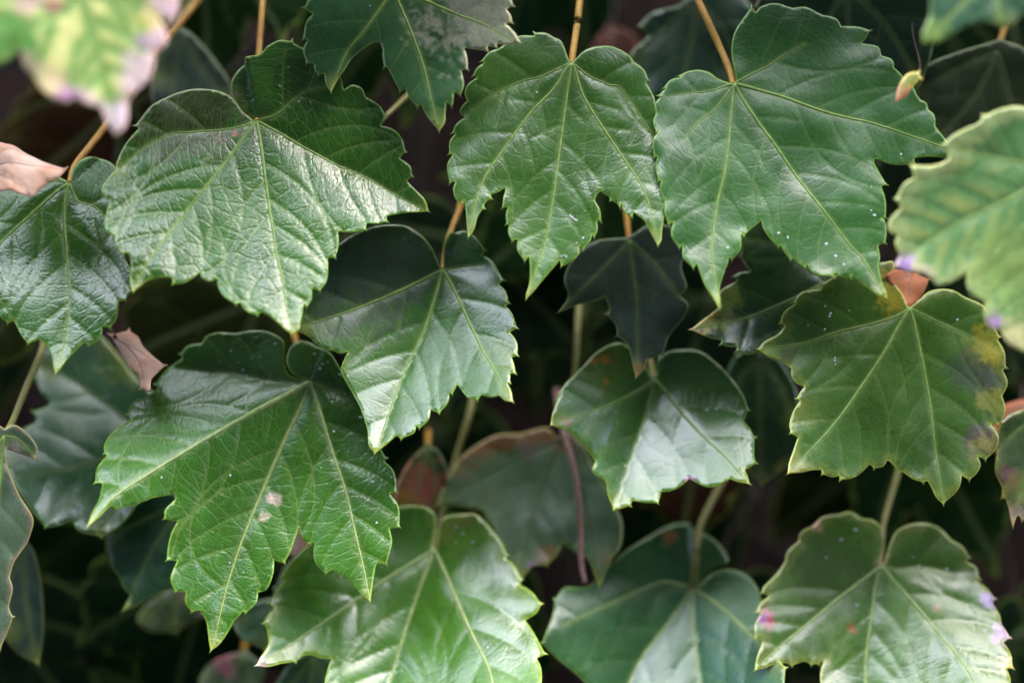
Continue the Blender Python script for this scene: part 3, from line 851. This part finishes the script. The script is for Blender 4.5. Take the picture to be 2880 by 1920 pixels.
leaf('N', 'folded leaf with bright triangular sheen and yellow shoulder dotted with orange',
     outline='''1498,866* 1460,812 1420,790 1370,810 1330,850 1298,880* 1275,920 1260,950* 1253,987* 1300,1005 1340,1040 1358,1065* 1350,1090 1380,1110 1385,1140 1398,1175* 1432,1166* 1440,1155* 1490,1162* 1500,1137* 1530,1132* 1560,1108* 1600,1127 1640,1115* 1674,1128* 1670,1095*
 1693,1080* 1690,1060 1698,1020* 1680,980* 1692,955* 1680,910* 1658,880 1640,850* 1600,815 1550,808 1512,822 1506,862*''', base='1504,872',
     veins=[('1480,960 1440,1060 1402,1165', .0, 8), ('1530,910 1580,990 1640,1070 1670,1122', .30, 8), ('1460,900 1380,940 1262,982', .10, 5)],
     depth=.036, bend=0.16, dull=-.08, pitch=13, yaw=10, grid=9.5, net=.4, wave=3, color=(.040, .128, .010), ks=(.15, -.05), vein_mat='vein',
     tints=[('1375,850', 90, (.09, .14, .02), .7), ('1385,830', 14, (.42, .14, .02), .9), ('1360,835', 12, (.42, .14, .02), .9), ('1385,880', 12, (.4, .16, .03), .8), ('1290,978', 14, (.42, .08, .14), .9), ('1560,1112', 16, (.28, .14, .32), .9), ('1350,980', 100, (.05, .10, .02), .5)],
     petiole=[('1490,800', .03), ('1478,700', .06)], pet_mat='petiole_green', specks=10, speck_at='1610,950 1630,948 1600,905')

leaf('O', 'dull drab green leaf with red upper edge, a bare pinkish stalk lying across it',
     outline='''R8: 1700,215* 1640,160 1500,190 1350,212 1200,300 1120,400 1070,500 1038,592* 1150,600 1283,622* 1330,700 1380,850 1420,900 1490,1000 1532,962* 1560,920 1642,920* 1700,850 1730,800* 1800,850 1870,890 1930,1040* 1960,950 2005,880* 2040,810 2062,700* 2050,650 2000,560 1960,480 1900,380 1850,250 1770,190*''',
     base='R8: 1725,222', veins=[('R8: 1650,400 1570,620 1495,960', .0, 6), ('R8: 1800,400 1870,620 1930,1010', .0, 6), ('R8: 1500,320 1300,430 1060,580', .02, 6)],
     depth=.064, pitch=22, yaw=-4, grid=11, color=(.10, .18, .085), dull=.15, net=.3, tints=[('edge', 50, (.34, .09, .05), .95, 'R8: 1450,180', 230), ('edge', 75, (.16, .16, .03), .35, 'R8: 1450,180', 230), ('R8: 1530,290', 28, (.20, .08, .12), .7), ('R8: 1565,915', 20, (.32, .18, .42), .9), ('R8: 1650,890', 40, (.24, .12, .03), .8), ('R8: 1990,890', 30, (.3, .16, .04), .7), ('edge', 18, (.12, .17, .03), .5)],
     petiole=[('1305,950', .0), ('1322,850', -.006), ('1328,730', .0), ('1338,600', .03)], pet_mat='petiole_green', vein_mat='vein_dark')

leaf('P', 'wide bright green leaf with fanning pale veins and whitish curled side point',
     outline='''R8: 1035,815* 1045,740 1055,680 1100,650 1180,640 1250,645 1302,690* 1340,740 1390,800 1418,880* 1408,897* 1460,960 1492,1020* 1485,1050* 1540,1100 1592,1162* 1560,1210 1508,1250* 1545,1310 1580,1380 1606,1440* 1560,1465* 1575,1520 1582,1600* 1560,1700 1500,1800* 1420,1850
 1350,1960* 1250,1900 1150,1800* 1000,1850 850,1930* 720,1980 640,2020* 620,1850 560,1750 470,1690* 430,1620 430,1568 445,1500 462,1450* 400,1440 360,1425 310,1440* 272,1472* 200,1475 130,1500 72,1502* 100,1440 130,1380 120,1290* 103,1272* 150,1190* 133,1160* 170,1100 212,1030* 193,1010* 240,930
 330,830 500,720 700,640 850,600 960,600 1025,640 1028,720 1012,815*''', base='R8: 1022,832',
     veins=[('R8: 960,1000 880,1230 780,1560 650,1980', .0, 10), ('R8: 900,910 700,1040 500,1190 300,1340 85,1495', .06, 9), ('R8: 1060,920 1140,1120 1230,1340 1320,1568 1345,1930', .26, 9)],
     depth=.042, dull=-.08, bend=.18, pitch=19, yaw=4, grid=10, net=.35, color=(.050, .160, .008), vein_mat='vein_pale', ks=(.0, .0), puff=1.2,
     tints=[('R8: 1200,655', 32, (.24, .05, .02), .9), ('R8: 1090,725', 34, (.24, .10, .02), .8), ('edge', 30, (.16, .26, .03), .5), ('R8: 90,1490', 26, (.4, .3, .4), .8), ('R8: 1130,700', 90, (.09, .2, .02), .6)],
     petiole=[('R8: 1050,700', .02), ('R8: 1100,480', .03), ('R8: 1150,300', .035), ('R8: 1225,50', .04), ('R8: 1260,-200', .07)], pet_mat='petiole_green', specks=6, speck_at='R8: 1140,800 1235,800 1180,750 1140,712 1200,885')

leaf('Q', 'yellowish green leaf with ribbed middle, pinkish stalk joint and purple bitten edge',
     outline='''R9: 1540,905* 1560,830 1600,740 1680,695 1770,690 1850,720 1912,780* 1960,820 2004,880* 1990,900* 2040,940 2054,1000* 2040,1012* 2100,1070 2128,1110* 2110,1140 2140,1200 2150,1260* 2182,1330* 2145,1358* 2170,1430 2178,1500* 2145,1502* 2150,1570 2120,1650* 2100,1750 2050,1850* 1950,1800 1850,1720* 1750,1680*
 1700,1780 1600,1900 1480,2050* 1400,1950 1300,1850* 1220,1750 1170,1600* 1180,1500 1196,1448* 1160,1468* 1120,1472* 1080,1450 1010,1478* 970,1465* 900,1470 850,1490 803,1507* 830,1420 850,1350* 808,1332* 815,1260 842,1200* 818,1190* 850,1140 892,1100* 853,1082* 860,1050 930,980 985,905* 1000,860 1060,795* 1080,750 1150,703*
 1200,665 1290,640* 1350,632 1420,662* 1480,670 1528,720 1536,800 1516,905*''', base='R9: 1525,925',
     veins=[('R9: 1500,1000 1470,1200 1430,1450 1430,1700 1475,2020', .0, 9), ('R9: 1440,990 1280,1110 1080,1270 930,1390 815,1495', .05, 9), ('R9: 1580,1000 1700,1150 1830,1330 1950,1530 2040,1830', .16, 9), ('R9: 1600,940 1750,930 1900,960', -.05, 5)],
     depth=.038, dull=-.05, bend=.17, pitch=17, yaw=0, grid=10, net=.45, color=(.064, .155, .016), ks=(-.05, -.1), vein_mat='vein_pale', puff=1.3, gap=80,
     tints=[('R9: 1000,1000', 260, (.075, .125, .03), .7), ('edge', 30, (.20, .24, .05), .55), ('R9: 870,1215', 34, (.42, .07, .10), .9), ('R9: 840,1218', 20, (.26, .10, .30), .9), ('R9: 2095,1125', 26, (.28, .18, .40), .95), ('R9: 2135,1300', 40, (.36, .26, .38), .95), ('R9: 1160,705', 20, (.5, .3, .2), .8), ('R9: 1525,925', 30, (.34, .26, .16), .8), ('R9: 1355,1278', 14, (.4, .1, .02), .8), ('R9: 2160,1480', 30, (.4, .36, .12), .8), ('R9: 1815,1165', 14, (.4, .2, .1), .7)],
     petiole=[('R9: 1528,850', .012), ('R9: 1540,690', .02), ('R9: 1580,540', .028), ('R9: 1620,400', .035), ('R9: 1660,200', .06)], pet_mat='petiole_green', pet_r=8, specks=8, speck_at='R9: 1420,962 1380,1140 1388,1146 1700,875 1735,922 1960,1305 1380,725 1300,780 1215,880 1885,940')

leaf('R', 'folded bluish green leaf with shaded upper flap below thick pale stalk',
     outline='''1600,1348* 1640,1318 1690,1318 1730,1350 1746,1400 1742,1450 1760,1510 1792,1570* 1780,1650 1700,1750* 1600,1800 1450,1830* 1400,1700 1382,1620* 1340,1570 1280,1530 1248,1502* 1270,1440 1278,1402* 1300,1372 1350,1365 1390,1322* 1430,1285 1480,1252* 1540,1220 1600,1222 1650,1255 1672,1296 1640,1306 1590,1340*''',
     base='1592,1350', veins=[('1592,1420 1600,1500 1620,1650', -.1, 7), ('1540,1420 1470,1510 1420,1620', -.15, 6), ('1650,1400 1720,1480 1785,1565', .28, 7), ('1520,1340 1400,1400 1290,1460', .12, 5)],
     bend=0.08, depth=.052, pitch=32, wave=3, yaw=-4, grid=11, net=.3, color=(.030, .110, .026), ks=(.0, .25), vein_mat='vein_pale',
     tints=[('R9: 360,800', 22, (.4, .14, .03), .8)], petiole=[('1597,1290', -.004), ('1605,1218', .0), ('1630,1160', .006), ('1660,1100', .02), ('1700,1000', .05)], pet_mat='petiole_green', pet_r=11.5, specks=8)

leaf('S', 'dim bluish leaf with pale lower fold behind the big speckled leaf',
     outline='''R7: 640,480* 680,350 600,260 540,190 470,110 400,70 300,110 220,165 185,220 185,290 205,340 240,390 178,432* 190,470 150,500 100,560 53,612* 60,660 90,700 130,780 180,860 240,933* 290,915 340,890* 370,930 452,947* 530,900 600,800 660,640''',
     base='R7: 630,500', veins=[('R7: 480,610 300,680 110,740 60,660', .12, 6), ('R7: 480,380 330,280 210,240', .0, 5), ('R7: 560,700 460,930', -.05, 5)], bend=.15, depth=.052, pitch=28, dull=-.1, wave=4, yaw=-6, grid=11, net=.5, color=(.026, .100, .034), vein_mat='vein_dark',
     ks=(.0, .1), tints=[('R7: 560,210', 70, (.14, .20, .02), .8), ('R7: 470,130', 40, (.16, .2, .04), .6)], petiole=[('R7: 680,480', .02), ('R7: 760,300', .06)], specks=4)

leaf('U', 'grey green leaf turned nearly edge on, ear folded over below greenish stalk',
     outline='''R7: 20,470* 60,450 120,490 160,550 152,602* 110,578 62,562 22,552* 40,650 90,760 138,840 146,880 120,960 60,1050 42,1112* 56,1160 40,1240 56,1282* 30,1340 8,1402* -40,1500* -150,1400 -250,1100 -220,700 -120,500 -40,440 10,462*''', base='R7: 16,500',
     veins=[('R7: 0,700 -30,1000 -42,1460', .0, 6), ('R7: 80,720 135,845', -.05, 5), ('R7: 70,510 145,580', .1, 4), ('R7: -120,700 -220,1000', .0, 5)], depth=.0, pitch=6, yaw=32, grid=10, net=.3, color=(.045, .085, .040), dull=.3,
     tints=[('edge', 14, (.22, .16, .12), .6), ('R7: 60,570', 40, (.3, .25, .2), .5)], petiole=[('R7: 50,445', .012), ('R7: 110,300', .025), ('R7: 180,135', .034), ('R7: 190,60', .05), ('R7: 200,-200', .09)], pet_mat='petiole_green', pet_r=11)

leaf('V', 'dark teal leaf with yellow green tip hanging beneath the notched speckled leaf',
     outline='''R7: 770,760* 700,720 560,770 470,890 458,980 480,1050 518,1112* 540,1150 568,1192* 533,1258* 600,1230 680,1180 770,1150 840,1080 850,950 830,820 780,765*''', base='R7: 775,790', veins=[('R7: 720,900 650,1010 542,1245', .0, 6), ('R7: 650,850 470,940', .0, 4), ('R7: 810,950 800,1120', .0, 4)],
     depth=.046, pitch=14, yaw=-10, grid=12, color=(.024, .100, .034), net=.3, petiole=[('R7: 790,650', .02), ('R7: 800,400', .06)])

leaf('AA', 'leaf with shrivelled purple tip and small brown hole',
     outline='''R6: 2420,1100* 2320,1080 2230,1110 2190,1150* 2180,1230 2168,1322* 2164,1420 2180,1480* 2195,1512* R9: 2196,545* 2215,552* 2240,610 2250,705* 2275,640 2300,672* 2340,630* 2400,560 2470,400 2480,200 2440,90*''', base='R9: 2430,85', veins=[('R9: 2380,250 2320,430 2255,680', .0, 6), ('R9: 2300,160 2200,250', .0, 4), ('R9: 2460,300 2460,420', .0, 4)],
     depth=.025, pitch=12, yaw=8, grid=10, color=(.05, .10, .025), net=.4, tints=[('R9: 2250,660', 45, (.42, .24, .36), .95), ('R9: 2225,445', 36, (.16, .06, .08), .95), ('edge', 20, (.2, .2, .05), .6), ('R9: 2280,500', 50, (.2, .2, .03), .6)], petiole=[('R9: 2440,0', .02), ('R9: 2450,-250', .06)], tip=.1)

# ---- darker leaves deeper in the growth
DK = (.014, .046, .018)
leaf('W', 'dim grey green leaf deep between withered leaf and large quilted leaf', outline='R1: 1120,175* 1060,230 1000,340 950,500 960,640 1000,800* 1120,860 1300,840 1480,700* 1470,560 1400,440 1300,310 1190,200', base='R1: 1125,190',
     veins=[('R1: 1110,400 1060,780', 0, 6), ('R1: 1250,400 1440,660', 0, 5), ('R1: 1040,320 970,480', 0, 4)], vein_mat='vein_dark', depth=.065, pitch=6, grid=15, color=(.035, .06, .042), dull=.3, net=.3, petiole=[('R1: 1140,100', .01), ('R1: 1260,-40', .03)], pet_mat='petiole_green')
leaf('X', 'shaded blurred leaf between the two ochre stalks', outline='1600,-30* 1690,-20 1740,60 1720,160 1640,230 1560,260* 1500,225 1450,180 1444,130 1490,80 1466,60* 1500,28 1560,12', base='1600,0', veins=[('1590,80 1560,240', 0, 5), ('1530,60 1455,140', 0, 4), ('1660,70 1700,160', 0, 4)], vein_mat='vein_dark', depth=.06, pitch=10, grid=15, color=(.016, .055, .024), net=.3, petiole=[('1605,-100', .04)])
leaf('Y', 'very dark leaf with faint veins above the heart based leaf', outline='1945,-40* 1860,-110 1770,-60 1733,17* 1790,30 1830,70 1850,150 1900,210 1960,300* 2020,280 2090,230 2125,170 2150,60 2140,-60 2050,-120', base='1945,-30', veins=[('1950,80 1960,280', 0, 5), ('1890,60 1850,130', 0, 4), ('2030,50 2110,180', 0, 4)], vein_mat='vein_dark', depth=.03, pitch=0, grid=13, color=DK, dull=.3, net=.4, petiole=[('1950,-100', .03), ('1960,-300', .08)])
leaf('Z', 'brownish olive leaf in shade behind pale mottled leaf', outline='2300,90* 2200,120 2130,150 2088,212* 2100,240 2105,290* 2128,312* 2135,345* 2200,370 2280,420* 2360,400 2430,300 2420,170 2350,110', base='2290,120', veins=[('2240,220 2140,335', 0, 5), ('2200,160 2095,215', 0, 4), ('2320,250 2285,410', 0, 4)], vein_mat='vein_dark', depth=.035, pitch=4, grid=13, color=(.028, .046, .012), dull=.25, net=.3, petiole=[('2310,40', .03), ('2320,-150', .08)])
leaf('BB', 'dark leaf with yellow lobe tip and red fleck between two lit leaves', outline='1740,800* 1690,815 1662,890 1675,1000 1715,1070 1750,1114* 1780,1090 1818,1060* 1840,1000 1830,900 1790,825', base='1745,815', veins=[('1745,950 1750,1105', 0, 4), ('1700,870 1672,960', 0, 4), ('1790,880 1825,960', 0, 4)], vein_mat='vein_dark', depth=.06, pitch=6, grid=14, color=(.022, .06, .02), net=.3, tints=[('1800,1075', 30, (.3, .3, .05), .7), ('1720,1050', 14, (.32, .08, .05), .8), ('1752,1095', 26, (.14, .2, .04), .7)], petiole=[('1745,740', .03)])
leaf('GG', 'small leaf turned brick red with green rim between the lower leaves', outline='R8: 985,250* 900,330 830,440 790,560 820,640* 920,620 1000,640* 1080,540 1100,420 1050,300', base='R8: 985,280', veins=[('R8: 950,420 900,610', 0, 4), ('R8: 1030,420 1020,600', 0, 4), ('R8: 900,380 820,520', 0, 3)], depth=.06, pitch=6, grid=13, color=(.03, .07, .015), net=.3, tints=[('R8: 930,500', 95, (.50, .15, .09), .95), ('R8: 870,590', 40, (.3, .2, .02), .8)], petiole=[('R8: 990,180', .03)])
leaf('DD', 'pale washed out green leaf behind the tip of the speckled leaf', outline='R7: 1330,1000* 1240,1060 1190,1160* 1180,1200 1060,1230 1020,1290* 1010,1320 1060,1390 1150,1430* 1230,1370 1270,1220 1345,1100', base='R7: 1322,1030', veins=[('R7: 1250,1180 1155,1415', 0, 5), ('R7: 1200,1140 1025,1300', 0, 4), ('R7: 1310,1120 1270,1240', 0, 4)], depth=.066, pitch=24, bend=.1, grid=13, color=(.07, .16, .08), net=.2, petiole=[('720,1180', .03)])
leaf('HH', 'blurred olive leaf with pink spotted rim under the long speckled tip', outline='R7: 800,1120* 700,1180 640,1225 590,1290 640,1340 760,1350* 850,1290 905,1275* 890,1180', base='R7: 795,1140', veins=[('R7: 760,1230 750,1335', 0, 4), ('R7: 700,1220 620,1290', 0, 3), ('R7: 850,1200 890,1260', 0, 3)], depth=.088, pitch=24, grid=14, color=(.07, .11, .045), net=.2, tints=[('R7: 785,1175', 26, (.5, .25, .4), .9), ('R7: 885,1262', 26, (.5, .28, .42), .9), ('R7: 840,1210', 40, (.16, .2, .05), .7)], petiole=[('R7: 800,1000', .04)])
leaf('II', 'blurred pale leaf with rose pink blot beneath the olive pink spotted leaf', outline='R7: 1060,1430* 980,1450 900,1490 860,1570 900,1650* 1000,1670 1110,1600 1140,1500', base='R7: 1050,1450', veins=[('R7: 990,1540 910,1640', 0, 4), ('R7: 960,1490 880,1550', 0, 3), ('R7: 1080,1530 1090,1590', 0, 3)], depth=.085, pitch=24, grid=14, color=(.05, .11, .05), net=.2, tints=[('R7: 980,1492', 40, (.5, .14, .24), .9)], petiole=[('R7: 1070,1330', .04)])
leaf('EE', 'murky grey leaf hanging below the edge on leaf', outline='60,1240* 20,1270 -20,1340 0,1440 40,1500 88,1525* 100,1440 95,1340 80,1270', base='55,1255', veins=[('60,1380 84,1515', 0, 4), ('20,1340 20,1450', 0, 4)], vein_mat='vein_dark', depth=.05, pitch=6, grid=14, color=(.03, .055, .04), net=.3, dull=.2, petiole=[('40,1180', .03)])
leaf('FF', 'light green leaf peeking out under the purplish point of the wide leaf', outline='720,1490* 660,1530 630,1600 680,1700* 760,1680 790,1600 765,1520', base='720,1510', veins=[('710,1600 685,1690', 0, 4), ('670,1570 640,1610', 0, 3), ('760,1580 765,1660', 0, 3)], depth=.06, pitch=22, grid=14, color=(.05, .12, .05), net=.3, petiole=[('725,1440', .03)])

# ---- withered leaves and bare stalks
leaf('d1', 'curled coppery brown dead leaf lying over the shoulder of a green leaf', outline='R1: -140,940* -60,905 0,902 60,915 110,940 180,980 270,1022 340,1040 416,1064* 370,1110 290,1150 235,1185 180,1218 90,1205 0,1190 -140,1150*', base='R1: -120,1040',
     veins=[('R1: 0,1050 150,1060 300,1062 405,1066', .0, 4), ('R1: 30,980 150,970', .0, 3), ('R1: 60,1130 170,1200', .0, 3)], depth=-.012, pitch=34, yaw=-10, grid=8, mat='dead', wave=26, puff=2.2, curl=9, gap=55, name='dead_leaf', cat='dead leaf', group=None,
     vein_mat='petiole_pink', petiole=[('R1: -200,1000', .02), ('R1: -300,800', .08)])
leaf('d2', 'crumpled orange brown dead leaf caught above a dim bluish leaf', outline='R4: 685,1195* 740,1190 800,1163* 850,1190 880,1250 940,1310 1032,1392* 1000,1430 960,1500 960,1600 900,1570* 880,1480 820,1420 760,1330 720,1260', base='R4: 720,1215',
     veins=[('R4: 800,1270 880,1390 930,1540', .05, 4), ('R4: 880,1300 990,1390', .0, 3)], depth=.022, pitch=36, yaw=-10, grid=9, mat='dead', wave=22, puff=2, curl=8, gap=50, name='dead_leaf', cat='dead leaf', group=None, vein_mat='petiole_pink', pet_mat='stem', pet_r=6, petiole=[('R4: 690,1150', .02), ('R4: 680,1000', .08)])
leaf('d3', 'scrap of orange dead leaf at the stalk of the blotched leaf', outline='R6: 1563,338* 1600,308 1700,318 1788,362* 1762,420 1742,497* 1722,488* 1700,507* 1660,500 1630,430 1590,385', base='R6: 1700,330', veins=[('R6: 1690,400 1690,490', .0, 3), ('R6: 1640,360 1585,350', .0, 3)],
     depth=.014, pitch=10, yaw=20, grid=8, mat='dead_orange', wave=18, puff=2, gap=50, name='dead_leaf', cat='dead leaf', group=None, vein_mat='petiole_pink', pet_mat='stem', pet_r=6, petiole=[('R6: 1720,250', .03), ('R6: 1730,100', .1)])
leaf('d4', 'pinkish dead leaf scrap showing in the notch of the speckled leaf', outline='R7: 1310,880* 1270,930 1250,1010 1285,1020 1330,960 1335,900', base='R7: 1310,895', veins=[('R7: 1295,950 1270,1005', .0, 3), ('R7: 1320,940 1318,970', .0, 2)], depth=.05, pitch=15, grid=10, mat='dead', wave=10, gap=200, name='dead_leaf', cat='dead leaf', group=None, vein_mat='petiole_pink', pet_mat='stem', pet_r=6, petiole=[('R7: 1320,800', .03)])
leaf('d5', 'rusty orange dead leaf behind the leaf with the shrivelled purple tip', outline='R6: 2180,1060* 2140,1180 2150,1300 2220,1380* 2330,1340 2430,1200 2420,1040 2320,1020', base='R6: 2300,1050', veins=[('R6: 2260,1180 2225,1360', .0, 4), ('R6: 2220,1110 2160,1200', .0, 3)], depth=.05, pitch=12, grid=13, mat='dead_orange', wave=16, gap=90, name='dead_leaf', cat='dead leaf', group=None, vein_mat='petiole_pink', pet_mat='stem', pet_r=6, petiole=[('R6: 2310,950', .03)])
leaf('d6', 'brownish red withered leaf in shade between ochre stalk and dusty lobed leaf', outline='1400,60* 1370,90 1350,140 1390,200* 1440,220 1480,160 1460,90', base='1405,75', veins=[('1400,130 1392,190', .0, 4), ('1440,130 1460,170', .0, 3)], depth=.13, pitch=16, grid=13, mat='dead_red', wave=14, gap=90, name='dead_leaf', cat='dead leaf', group=None, vein_mat='petiole_pink', pet_mat='stem', pet_r=6, petiole=[('1410,0', .03)])
leaf('d7', 'tiny withered yellow leaf with crimson tip beside edge of heart based leaf', outline='R3: 1735,395* 1690,405 1655,440 1628,490 1608,556* 1650,525 1690,475 1745,432*', base='R3: 1735,412', veins=[('R3: 1690,440 1650,490 1612,548', .0, 3), ('R3: 1715,432 1700,455', .0, 2)], depth=-.03, pitch=8, grid=9, color=(.28, .26, .04), net=.3, gap=200, name='withered_leaf', cat='leaf', group=None, wave=4,
     tints=[('R3: 1622,525', 46, (.34, .05, .06), .95)], petiole=[('R3: 1738,340', .02), ('R3: 1700,180', .05), ('R3: 1690,-50', .10)], pet_r=3.5, pet_mat='stem', tip=0)


def bare_stalk(label, path, r, mat):
    P = [at(parse(s)[0][0], z) for s, z in path]
    C = smooth3(P, 7) - P[-1]
    V, F = tube(C, [r * PX * (1.15 - .5 * i / len(C)) for i in range(len(C))], 9, .04)
    o = link_mesh('bare_stalk', V, F, M[mat], loc=P[-1])
    o['label'] = label; o['category'] = 'stalk'


bare_stalk('thin bare pinkish stalk hanging in front of drab green leaf', [('R8: 1700,-40', .10), ('R8: 1730,150', .062), ('R8: 1750,240', .052), ('R8: 1800,420', .046), ('R8: 1825,650', .042), ('R8: 1832,900', .040), ('R8: 1852,1015', .04)], 11, 'petiole_pink')
bare_stalk('short olive stalk crossing the dark gap beside the quilted leaf', [('1090,40', .10), ('1000,150', .06), ('940,215', .045), ('885,268', .032), ('820,330', .03)], 8, 'petiole_green')
bare_stalk('dim brown stalk slanting through shade above the quilted leaf', [('700,-60', .12), ('600,70', .09), ('540,140', .08), ('470,230', .075)], 7, 'stem')

# ------------------------------------------------------------------ leaves close to the wall, in the shade of the others
def template(key):
    kw = LEAVES[key]
    P, c = parse(kw['outline']); b = parse(kw['base'])[0][0]
    VV = [(np.vstack([b, parse(s)[0]]), k, wd) for s, k, wd in kw['veins']]
    return P - b, c, [(v - b, k, wd) for v, k, wd in VV]


TPL = [template(k) for k in 'ACDFQGP']


def placed(i, base, scale, rot, mirror):
    P, c, VV = TPL[i]
    a = math.radians(rot)
    Rm = np.array([[math.cos(a), -math.sin(a)], [math.sin(a), math.cos(a)]]) * scale
    if mirror:
        Rm = Rm @ np.array([[-1, 0], [0, 1]])
    f = lambda Q: Q @ Rm.T + base
    P2 = f(P)
    return P2, c, np.array(base, float), [(f(v), k, wd * scale) for v, k, wd in VV]


rf = random.Random(5)
SHADE = {1: 'shaded leaf above the quilted leaf, crossed by its stalk', 2: 'dark leaf glimpsed in the notch of the dusty lobed leaf',
         4: 'near black leaf under drooping tip of the out of focus bluish leaf', 5: 'dark leaf behind pink edged withered leaf and coppery dead leaf',
         7: 'dark leaf between long lobes of symmetrical leaf and charcoal leaf', 8: 'dark leaf in the gap between heart based leaf and pale mottled leaf',
         10: 'dark leaf behind stalk of the edge on leaf', 11: 'dark leaf between quilted leaf above and speckled leaf below',
         12: 'dark leaf beside toothed edge of the half greyed leaf', 13: 'dark leaf between charcoal leaf and purple tipped leaf',
         14: 'dark leaf under the bottom lobe of pale mottled leaf', 17: 'dark leaf below the folded sheen leaf, behind thick pale stalk',
         18: 'dark leaf below the blotched leaf and above the pink jointed leaf', 20: 'dark leaf below murky grey leaf',
         21: 'dark leaf under yellow green tip of the teal leaf', 22: 'dark leaf between wide bright leaf and folded bluish leaf',
         23: 'dark leaf between folded bluish leaf and yellowish pink jointed leaf', 24: 'dark leaf beside purple bitten edge of the pink jointed leaf',
         28: 'very dim leaf behind reddish ochre stalk of the symmetrical leaf', 30: 'very dim leaf behind tiny withered crimson tipped leaf',
         37: 'very dim leaf beside greenish stalk of the edge on leaf', 40: 'very dim leaf behind olive stalk of the drab leaf',
         45: 'very dim leaf beside folded tip of half greyed leaf', 46: 'very dim leaf behind pale stalk of the folded bluish leaf',
         47: 'very dim leaf under lower point of the blotched leaf', 49: 'very dim leaf beneath the bluish leaf with pale fold'}
idx = -1
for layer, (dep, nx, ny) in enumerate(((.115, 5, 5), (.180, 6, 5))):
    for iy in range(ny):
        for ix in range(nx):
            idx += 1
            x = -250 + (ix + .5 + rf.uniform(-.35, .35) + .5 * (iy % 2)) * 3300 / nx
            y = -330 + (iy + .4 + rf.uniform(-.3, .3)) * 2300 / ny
            c = rf.choice([(.006, .022, .009), (.008, .026, .008), (.010, .020, .011), (.016, .021, .006), (.030, .011, .007)])  # far darker than the outer leaves: shade of the gaps put into the colour
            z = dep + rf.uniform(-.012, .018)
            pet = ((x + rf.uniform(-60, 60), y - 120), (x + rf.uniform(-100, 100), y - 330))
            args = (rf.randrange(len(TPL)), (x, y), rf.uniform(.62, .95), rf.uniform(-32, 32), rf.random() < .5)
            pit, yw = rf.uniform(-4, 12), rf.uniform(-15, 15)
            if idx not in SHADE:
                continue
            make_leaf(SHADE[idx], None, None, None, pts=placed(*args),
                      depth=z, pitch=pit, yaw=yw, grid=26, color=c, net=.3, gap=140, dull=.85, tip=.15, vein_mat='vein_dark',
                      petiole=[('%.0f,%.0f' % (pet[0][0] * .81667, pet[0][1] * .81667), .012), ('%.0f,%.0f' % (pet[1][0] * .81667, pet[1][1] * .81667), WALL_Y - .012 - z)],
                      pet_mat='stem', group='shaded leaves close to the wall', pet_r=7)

# ------------------------------------------------------------------ woody stems of the vine, climbing the wall
for k, lab in ((0, 'brown woody vine stem on the wall behind the coppery dead leaf'), (3, 'brown woody vine stem in dark gap below the dusty lobed leaf'), (4, 'brown woody vine stem showing under the drab green leaf')):
    x = -.26 + k * .075 + rf.uniform(-.02, .02)
    pts = []
    for j in range(16):
        pts.append((x + rf.uniform(-.004, .004) + .02 * math.sin(j * .7 + k), WALL_Y - .010 + rf.uniform(-.004, .002), -.0 + j * .14))
    C = smooth3(pts, 4)
    V, F = tube(C, [(.007 - .0035 * i / len(C)) for i in range(len(C))], 8, .08)
    o = link_mesh('vine_stem', V, F, M['stem'])
    o['label'] = lab; o['category'] = 'vine stem'; o['group'] = 'vine stems on the wall'

# ------------------------------------------------------------------ the same ivy going on above, beside and below what the photograph shows
def ivy_mass():
    V, F = [], []
    flat = []
    for P, c, VV in TPL[:4]:
        o = outline_curve(P, c, 60)
        r = delaunay_2d_cdt([Vector(v) for v in o] + [Vector(v) for vv in VV for v in vv[0][:-1]], [], [list(range(len(o)))], 1, .5)
        Q = np.array([tuple(v) for v in r[0]])
        h = 18 * np.sin(Q[:, 0] / 120) + 14 * np.cos(Q[:, 1] / 150) - .0003 * (Q**2).sum(1)
        flat.append((Q, h, r[2]))
    R = random.Random(21)
    for n in range(1500):
        x, z = R.uniform(-.95, .95), R.uniform(.75, 2.25)
        front = R.random() < .6
        dep = R.uniform(-.05, .035) if front else R.uniform(.035, .2)
        up = z - 1.5
        if up > 0 and front:
            dep -= .035  # unseen upper leaves set forward to shade the ones below
        mx = .20 + .5 * max(0, dep) + .062; mz = .125 + .42 * max(0, dep)
        if abs(x) < mx and -(mz + .045) < up < mz + .088:
            continue
        Q, h, T = flat[R.randrange(4)]
        s = R.uniform(.75, 1.05) * PX; a = R.uniform(-.5, .5); m = R.choice((-1, 1))
        pit, yaw = R.uniform(.1, .6), R.uniform(-.4, .4)
        q = np.stack([Q[:, 0] * m * math.cos(a) - Q[:, 1] * math.sin(a), Q[:, 0] * m * math.sin(a) + Q[:, 1] * math.cos(a)], 1) * s
        n_ = np.array((math.sin(yaw) * math.cos(pit), -math.cos(yaw) * math.cos(pit), math.sin(pit)))
        t = np.cross((0, 0, 1), n_); t /= np.linalg.norm(t); u = np.cross(n_, t)
        W = np.array((x, dep, z)) + q[:, :1] * t - q[:, 1:] * u + (h * s)[:, None] * n_
        s0 = len(V)
        V.extend(map(tuple, W)); F.extend(tuple(s0 + i for i in f) for f in T)
    o = link_mesh('ivy_growth', V, F, simple_mat('ivy_growth', (.018, .06, .018), (.03, .085, .025), 30, .4, .0005, .5, trans=.1))
    o['kind'] = 'stuff'; o['label'] = 'dense ivy leaves covering the rest of the wall'; o['category'] = 'ivy'


ivy_mass()
